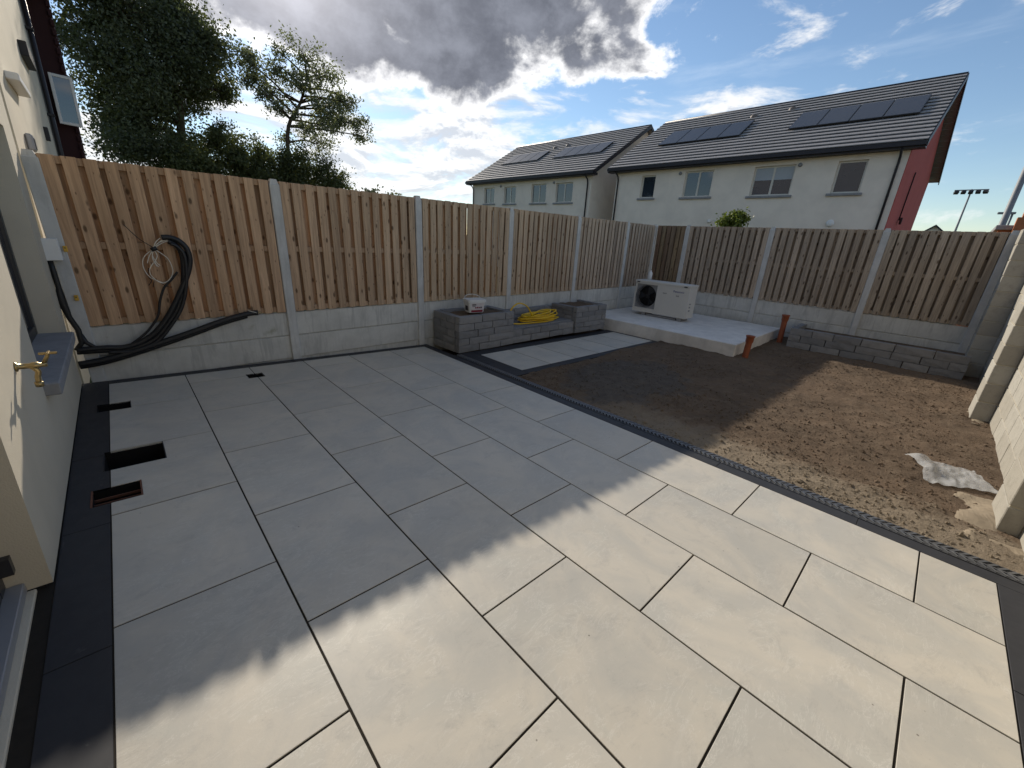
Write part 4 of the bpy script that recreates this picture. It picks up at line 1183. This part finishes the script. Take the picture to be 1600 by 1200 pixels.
    for a, b, c, d, kind in windows:
        mb = MB(); x0 = 0.09
        def fr(y0, y1, z0, z1, w):
            mb.box(x0, x0 + 0.06, y0, y0 + w, z0, z1); mb.box(x0, x0 + 0.06, y1 - w, y1, z0, z1)
            mb.box(x0 + .001, x0 + 0.059, y0 + w, y1 - w, z0, z0 + w); mb.box(x0 + .001, x0 + 0.059, y0 + w, y1 - w, z1 - w, z1)
        A, B, C_, D_ = a - cy + .002, b - cy - .002, c + .422, d + .418
        fr(A, B, C_, D_, 0.055)
        if kind != 1: mb.box(x0 - 0.002, x0 + 0.058, (A + B) / 2 - 0.035, (A + B) / 2 + 0.035, C_ + 0.055, D_ - 0.055)
        w = mb.build('window', 'pale_frame', root)
        if kind == 1: spans = [(A + 0.055, B - 0.055)]
        else: spans = [(A + 0.055, (A + B) / 2 - 0.035), ((A + B) / 2 + 0.035, B - 0.055)]
        for s0, s1 in spans: MB().box(x0 + 0.02, x0 + 0.03, s0, s1, C_ + 0.055, D_ - 0.055).build('pane', 'glass', w)
        if kind == 3: MB().box(x0 + 0.012, x0 + 0.019, A + 0.06, B - 0.06, C_ + 0.56, D_ - 0.06).build('blind', 'blind', w)
        MB().cbox(-0.07, 0.088, A - 0.10, B + 0.10, C_ - 0.085, C_ - 0.003, 0.006).build('sill', 'sill', w)
    # solar panels
    sl_ = math.atan2(ZR - 4.95, XR - E0)
    for (ya, yb, s0, s1, cnt) in panels:
        for k in range(cnt):
            y0 = ya + (yb - ya) * k / cnt + 0.012; y1 = ya + (yb - ya) * (k + 1) / cnt - 0.012
            Lp = (s1 - s0) / math.cos(sl_)
            loc = L_(s0, (y0 + y1) / 2, 4.95 + (ZR - 4.95) * (s0 - E0) / (XR - E0) + 0.13)
            hw = (y1 - y0) / 2
            p = MB().cbox(0, Lp, -hw, hw, -0.02, 0.02, 0.004).build('solar_panel', 'solar_frame', root, loc=loc, rot=(0, -sl_, 0))
            MB().box(0.02, Lp - 0.02, -hw + 0.02, hw - 0.02, 0.0202, 0.0225).build('cells', 'solar', p)
        mb = MB()
        for q in (0.3, 0.7):
            xx = s0 + (s1 - s0) * q; zz = 4.95 + (ZR - 4.95) * (xx - E0) / (XR - E0)
            c0 = L_(xx, ya, zz + 0.03); c1 = L_(xx, yb, zz)
            mb.box(c0[0] - 0.02, c0[0] + 0.02, c0[1], c1[1], c0[2] - 0.02, c0[2] + 0.06)
        mb.build('panel_rail', 'fascia', root)
    for vx, vy in vents:
        zz = 4.95 + (ZR - 4.95) * (vx - E0) / (XR - E0)
        mb = MB(); mb.lathe([(0.16, 0), (0.15, 0.08), (0.09, 0.14), (0.0, 0.15)], L_(vx, vy, zz - 0.01), 12); mb.build('roof_vent', 'vent', roof)
    for vy in ((Y0 + Y1) / 2 + 2.1, (Y0 + Y1) / 2 - 2.45):
        mb = MB(); mb.lathe([(0, -0.04), (0.07, -0.04), (0.07, 0.002)], L_(X0, vy, 4.58), 14, Matrix.Rotation(math.pi / 2, 4, 'Y')); mb.build('wall_vent', 'sill', root)
    if lamp:
        mb = MB(); mb.lathe([(0, -0.05), (0.075, -0.05), (0.12, -0.03), (0.12, 0.002)], L_(X0, lamp, 2.61), 18, Matrix.Rotation(math.pi / 2, 4, 'Y')); mb.build('bulkhead_light', 'pvc', root)
        MB().cbox(-0.12, 0.0, 3.22 - cy - 0.06, 3.22 - cy + 0.06, 3.0, 3.12, 0.02).build('security_light', 'pvc', root)
    tag(root, label, 'house')
    return root
hA = far_house(-2.58, 8.20, [(6.08, 6.79, 3.63, 4.60, 1), (3.46, 4.68, 3.61, 4.64, 2), (0.49, 1.89, 3.58, 4.62, 3), (-1.60, -0.78, 3.59, 4.61, 1)],
               'larger pale house with red gable and two rows of solar panels', 'red_render', [(3.30, 7.05, 20.66, 22.02, 4), (-2.33, 1.50, 20.66, 22.02, 4)], [(22.7, 3.62), (22.85, 2.16)], -1.05)
hB = far_house(9.75, 19.85, [(17.54, 18.58, 3.58, 4.55, 2), (15.49, 16.58, 3.55, 4.54, 2), (12.93, 14.13, 3.54, 4.57, 2), (10.96, 12.20, 3.53, 4.55, 2)],
               'farther cream house with solar panels left of the red-gabled one', 'far_cream', [(15.3, 18.7, 20.75, 21.95, 4), (10.5, 14.05, 20.75, 21.95, 4)], [(22.43, 15.32), (22.54, 14.35)])
mb = MB(); mb.tube([(0.0, 0, 0.0), (0.0, 0, 1.6)], 0.02, 6); mb.lathe([(0, -0.03), (0.12, -0.03), (0.12, 0.03), (0, 0.03)], (0, -0.06, -0.02), 12, Matrix.Rotation(math.pi / 2, 4, 'X'))
mb.build('wall_conduit', 'maroon', hA, loc=(2.6, -5.39 - 0.05, 3.3))

# ------------------------------------------------------------------ trees
def leaves(mb_pts, name, mat, parent, size, asp=1.8):
    """many small folded leaf faces, one mesh"""
    N = len(mb_pts)
    d = rng.normal(size=(N, 3)); d[:, 2] -= 0.45; d /= np.linalg.norm(d, axis=1)[:, None]
    s = rng.normal(size=(N, 3)); s -= d * np.sum(s * d, 1)[:, None]; s /= np.linalg.norm(s, axis=1)[:, None]
    nrm = np.cross(d, s)
    L = size * rng.uniform(0.6, 1.35, N)[:, None]; w = L / asp
    p = mb_pts
    v = np.empty((N, 4, 3))
    v[:, 0] = p; v[:, 1] = p + d * L * 0.5 + s * w * 0.5 + nrm * w * 0.12; v[:, 2] = p + d * L; v[:, 3] = p + d * L * 0.5 - s * w * 0.5 + nrm * w * 0.12
    me = bpy.data.meshes.new(name)
    me.vertices.add(N * 4); me.vertices.foreach_set('co', v.reshape(-1))
    fi = np.empty((N, 2, 3), int); b = np.arange(N) * 4
    fi[:, 0] = np.stack([b, b + 1, b + 2], 1); fi[:, 1] = np.stack([b, b + 2, b + 3], 1)
    me.loops.add(N * 6); me.loops.foreach_set('vertex_index', fi.reshape(-1))
    me.polygons.add(N * 2); me.polygons.foreach_set('loop_start', np.arange(N * 2) * 3)
    me.update(calc_edges=True); me.validate()
    me.materials.append(MAT[mat])
    return place(name, me, parent)

def tree(name, base, blobs, trunk, n_per, size, leaf, label, cat='tree', group=None, depth=1.0, limb_r=0.05, hollow=0.35, sub=7):
    """blobs: (x, z, r) in the plane of the tree; each gets its own limb and sprays of leaves"""
    bx, by, bz = base
    root = empty(name, base)
    tb = MB()
    top = Vector(trunk[-1])
    tp = smooth_path([(x - bx, y - by, z - bz) for x, y, z in trunk], 4)
    r0 = limb_r * 2.6
    tb.tube(tp, [r0 * (1 - 0.72 * i / (len(tp) - 1)) for i in range(len(tp))], 8)
    pts = []
    for (x, z, r) in blobs:
        y = by + random.uniform(-1, 1) * depth
        c = Vector((x - bx, y - by, z - bz))
        # limb from the nearest lower trunk point
        cand = [q for q in tp if q.z < c.z - 0.15 * r] or [tp[0]]
        s = min(cand, key=lambda q: (q - c).length)
        mid = s.lerp(c, 0.5) + Vector((random.uniform(-.12, .12) * r, random.uniform(-.2, .2) * r, random.uniform(0.0, .25) * r))
        lp_ = smooth_path([s, mid, c], 4)
        tb.tube(lp_, [limb_r * (1 - 0.7 * i / (len(lp_) - 1)) for i in range(len(lp_))], 6)
        for k in range(sub):           # twigs ending in leaf sprays
            q = Vector((random.gauss(0, 1), random.gauss(0, 1), random.gauss(0, 0.9))).normalized() * r * random.uniform(0.55, 1.08)
            e = c + q
            lp2 = smooth_path([c.lerp(s, 0.15), c + q * 0.5 + Vector((0, 0, 0.12 * r)), e], 3)
            tb.tube(lp2, [limb_r * 0.32 * (1 - 0.7 * i / (len(lp2) - 1)) for i in range(len(lp2))], 4, False)
            nn = int(n_per * r * r)
            g = rng.normal(size=(nn, 3)) * (0.34 * r * rng.uniform(0.7, 1.2)) * np.array([1, 1, 0.8])
            pts.append(np.array(e)[None] * 1.0 + g)
            along = rng.uniform(0.3, 1.0, (nn // 3, 1))
            pts.append(np.array(c)[None] + np.array(q)[None] * along + rng.normal(size=(nn // 3, 3)) * 0.16 * r)
    tb.build('trunk', 'bark', root)
    leaves(np.concatenate(pts), 'crown', leaf, root, size)
    tag(root, label, cat, group)
    return root

T1 = [(1.88, 7.84, 1.42), (3.05, 7.75, 1.45), (4.10, 7.55, 1.10), (4.80, 7.05, 0.72), (1.20, 6.32, 0.95), (2.24, 6.23, 1.45), (1.30, 4.98, 0.85), (2.13, 4.77, 1.0), (3.35, 6.1, 0.85),
      (1.86, 9.1, 1.35), (3.1, 9.1, 1.15), (2.3, 3.71, 1.0), (1.5, 3.79, 0.76), (0.95, 6.9, 0.56), (3.64, 4.37, 0.75), (2.6, 5.4, 0.8), (4.2, 6.6, 0.7), (4.5, 7.9, 0.75), (5.15, 6.75, 0.5), (3.7, 8.5, 0.9), (0.7, 7.6, 0.7), (0.8, 8.6, 0.9), (1.9, 5.5, 0.9), (3.0, 6.9, 1.1)]
tree('broadleaf_tree', (3.0, 18.0, -0.42), T1, [(3.0, 18, -0.42), (3.0, 18, 2.5), (3.15, 18.1, 4.6), (3.3, 18, 6.3), (2.9, 18, 8.2)], 330, 0.115, 'leaf_dark',
     'big dense dark tree rising beyond the fence next to the neighbour', depth=1.6, limb_r=0.09, sub=9)
T2 = [(5.87, 7.78, 0.5), (5.89, 7.14, 0.4), (6.66, 7.67, 0.54), (6.8, 6.92, 0.57), (7.69, 8.05, 0.75), (8.45, 7.74, 0.70), (7.79, 6.68, 0.50), (9.25, 7.37, 0.49), (9.73, 7.1, 0.44), (6.45, 6.16, 0.46),
      (7.95, 5.73, 0.78), (8.83, 6.02, 0.72), (9.75, 6.25, 0.66), (8.32, 5.24, 0.60), (7.23, 5.96, 0.30), (10.02, 5.71, 0.39), (6.07, 6.53, 0.34), (5.45, 7.0, 0.36), (5.5, 7.55, 0.42), (6.3, 7.25, 0.45), (7.2, 7.5, 0.5), (7.35, 6.95, 0.40), (8.9, 6.9, 0.45), (9.4, 6.65, 0.45), (8.5, 6.6, 0.36), (6.9, 8.2, 0.4), (7.0, 5.2, 0.35)]
tree('eucalyptus_tree', (7.1, 17.0, -0.42), T2, [(7.1, 17, -0.42), (6.95, 17, 2.2), (6.75, 17, 4.2), (6.9, 17, 5.6), (7.5, 17, 6.6), (7.9, 17, 7.6)], 250, 0.105, 'leaf_olive',
     'light airy tree with open branches right of the dense dark tree', depth=0.9, limb_r=0.05, sub=7)
HG = [(4.17, 4.35, 0.95, 'dark bushy shrub showing over the fence under the dense tree'), (5.2, 4.0, 0.95, 'dark rounded shrub over the fence below the airy tree trunks'),
      (6.5, 3.85, 1.15, 'wide mid green shrub over the fence left of the concrete post'), (7.9, 3.6, 1.05, 'low green shrub at the right foot of the airy tree'), (2.7, 3.5, 1.15, 'darkest shrub at the foot of the dense tree')]
for x, z, r, lb in HG:
    bl = [(x + random.uniform(-.5, .5) * r, z + random.uniform(-.7, .35) * r, r * random.uniform(0.45, 0.62)) for _ in range(7)] + [(x, z + 0.35 * r, 0.5 * r), (x + 0.6 * r, z - 0.9 * r, 0.6 * r), (x - 0.5 * r, z - 1.0 * r, 0.6 * r)]
    tree('shrub', (x, 16.0, -0.42), bl, [(x, 16, -0.42), (x, 16, 1.5), (x + 0.1, 16, z)], 420, 0.10, 'leaf_hedge', lb, 'shrub', 'shrubs beyond the long fence', depth=0.7, limb_r=0.03, sub=6)
tree('sapling', (5.4, 5.0, -0.42), [(4.98, 2.22, 0.24), (5.30, 2.20, 0.24), (5.55, 2.26, 0.18), (5.80, 2.20, 0.18), (5.1, 1.8, 0.3)], [(5.4, 5, -0.42), (5.4, 5, 1.0), (5.35, 5, 1.9)], 900, 0.09, 'leaf_olive',
     'thin leafy sapling tips poking above the fence mid-way along', 'plant', depth=0.2, limb_r=0.012, sub=6)
tree('garden_shrub', (13.0, 0.0, -0.42), [(13.0, 2.20, 0.26), (12.95, 2.36, 0.20), (13.1, 2.38, 0.17), (13.0, 1.85, 0.32), (12.85, 2.15, 0.25), (13.15, 2.25, 0.22), (13.0, 2.44, 0.13)], [(13, 0, -0.42), (13, 0, 0.9), (13, 0, 1.8)], 800, 0.085, 'leaf_bright',
     'bright green sunlit shrub above the back fence before the red-gabled house', 'plant', depth=0.20, limb_r=0.012, sub=7)

# ------------------------------------------------------------------ far right: mast, lamp columns, gable, brick garage
FM = empty('floodlight_mast', (80, -3.0, -0.42))
MB().tube([(0, 0, 0), (0, 0, 10.5)], [0.16, 0.08], 8).build('mast', 'steel', FM)
MB().cbox(-0.06, 0.06, -1.5, 1.5, 10.35, 10.47, 0.01).build('crossbar', 'steel', FM)
for k in range(5):
    MB().cbox(-0.30, 0.10, -0.22, 0.22, -0.18, 0.14, 0.03).build('floodlight', 'fascia', FM, loc=(0, -1.3 + 0.65 * k, 10.12), rot=(0, 0.5, 0.15 * (k - 2)))
tag(FM, 'tall thin floodlight mast with a row of lamps by the red gable', 'floodlight mast')
LC = empty('lamp_column', (16.0, -5.07, -0.42))
MB().tube([(0, 0, 0), (0, 0, 1.2), (0, 0, 1.25), (0, 0, 8.0)], [0.09, 0.09, 0.068, 0.05], 12).build('column', 'steel', LC)
MB().tube([(0, 0, 7.9), (0.2, -0.3, 8.2), (0.3, -0.9, 8.3)], 0.04, 8).build('arm', 'steel', LC)
MB().cbox(0.2, 0.4, -1.5, -0.85, 8.24, 8.36, 0.02).build('lantern', 'steel', LC)
tag(LC, 'thick grey lamp column at the right edge above the block wall', 'lamp post')
LS = empty('street_lamp', (48.0, -6.2, -0.42))
MB().tube([(0, 0, 0), (0, 0, 5.4)], [0.09, 0.06], 8).build('column', 'steel', LS)
MB().cbox(-0.12, 0.12, -0.15, 0.75, 5.35, 5.5, 0.03).build('lantern', 'steel', LS)
tag(LS, 'small distant street lamp right of the floodlight mast', 'lamp post')
FG = empty('distant_house', (60, -1.95, -0.42))
mb = MB(); pts = [(-3.4, 0), (3.4, 0), (3.4, 2.3), (0, 5.15), (-3.4, 2.3)]
a = [(0, y, z) for y, z in pts]; b = [(9, y, z) for y, z in pts]
mb.face(a); mb.face(b[::-1])
for i in range(5): mb.face([a[i], b[i], b[(i + 1) % 5], a[(i + 1) % 5]])
mb.build('wall', 'far_cream', FG, fix=True)
mb = MB()
for s in (-1, 1):
    a = [(-0.3, 0, 5.25), (-0.3, s * 3.8, 2.05), (9.3, s * 3.8, 2.05), (9.3, 0, 5.25)]
    b = [(x, y, z - 0.16) for x, y, z in a]
    mb.face(a); mb.face(b[::-1])
    for i in range(4): mb.face([a[i], b[i], b[(i + 1) % 4], a[(i + 1) % 4]])
mb.build('roof', 'fascia', FG, fix=True)
tag(FG, 'small distant gable with dark roof peeping over the back fence', 'house')
BG = empty('brick_building', (15.0, -5.02, -0.42))
mb = MB(); mb.box(0, 3.5, -3.2, 0.0, 0, 2.70); mb.build('wall', 'brick', BG)
mb = MB(); mb.cbox(-0.12, 3.6, -3.3, 0.06, 2.701, 2.80, 0.01); mb.build('flat_roof', 'sill', BG)
mb = MB(); mb.box(-0.30, -0.005, -3.0, -0.20, 0, 2.95); mb.box(-0.30, -0.005, -3.0, -0.26, 2.951, 3.2); mb.build('parapet', 'brick', BG)
tag(BG, 'orange brick building just showing over the block wall end', 'building')
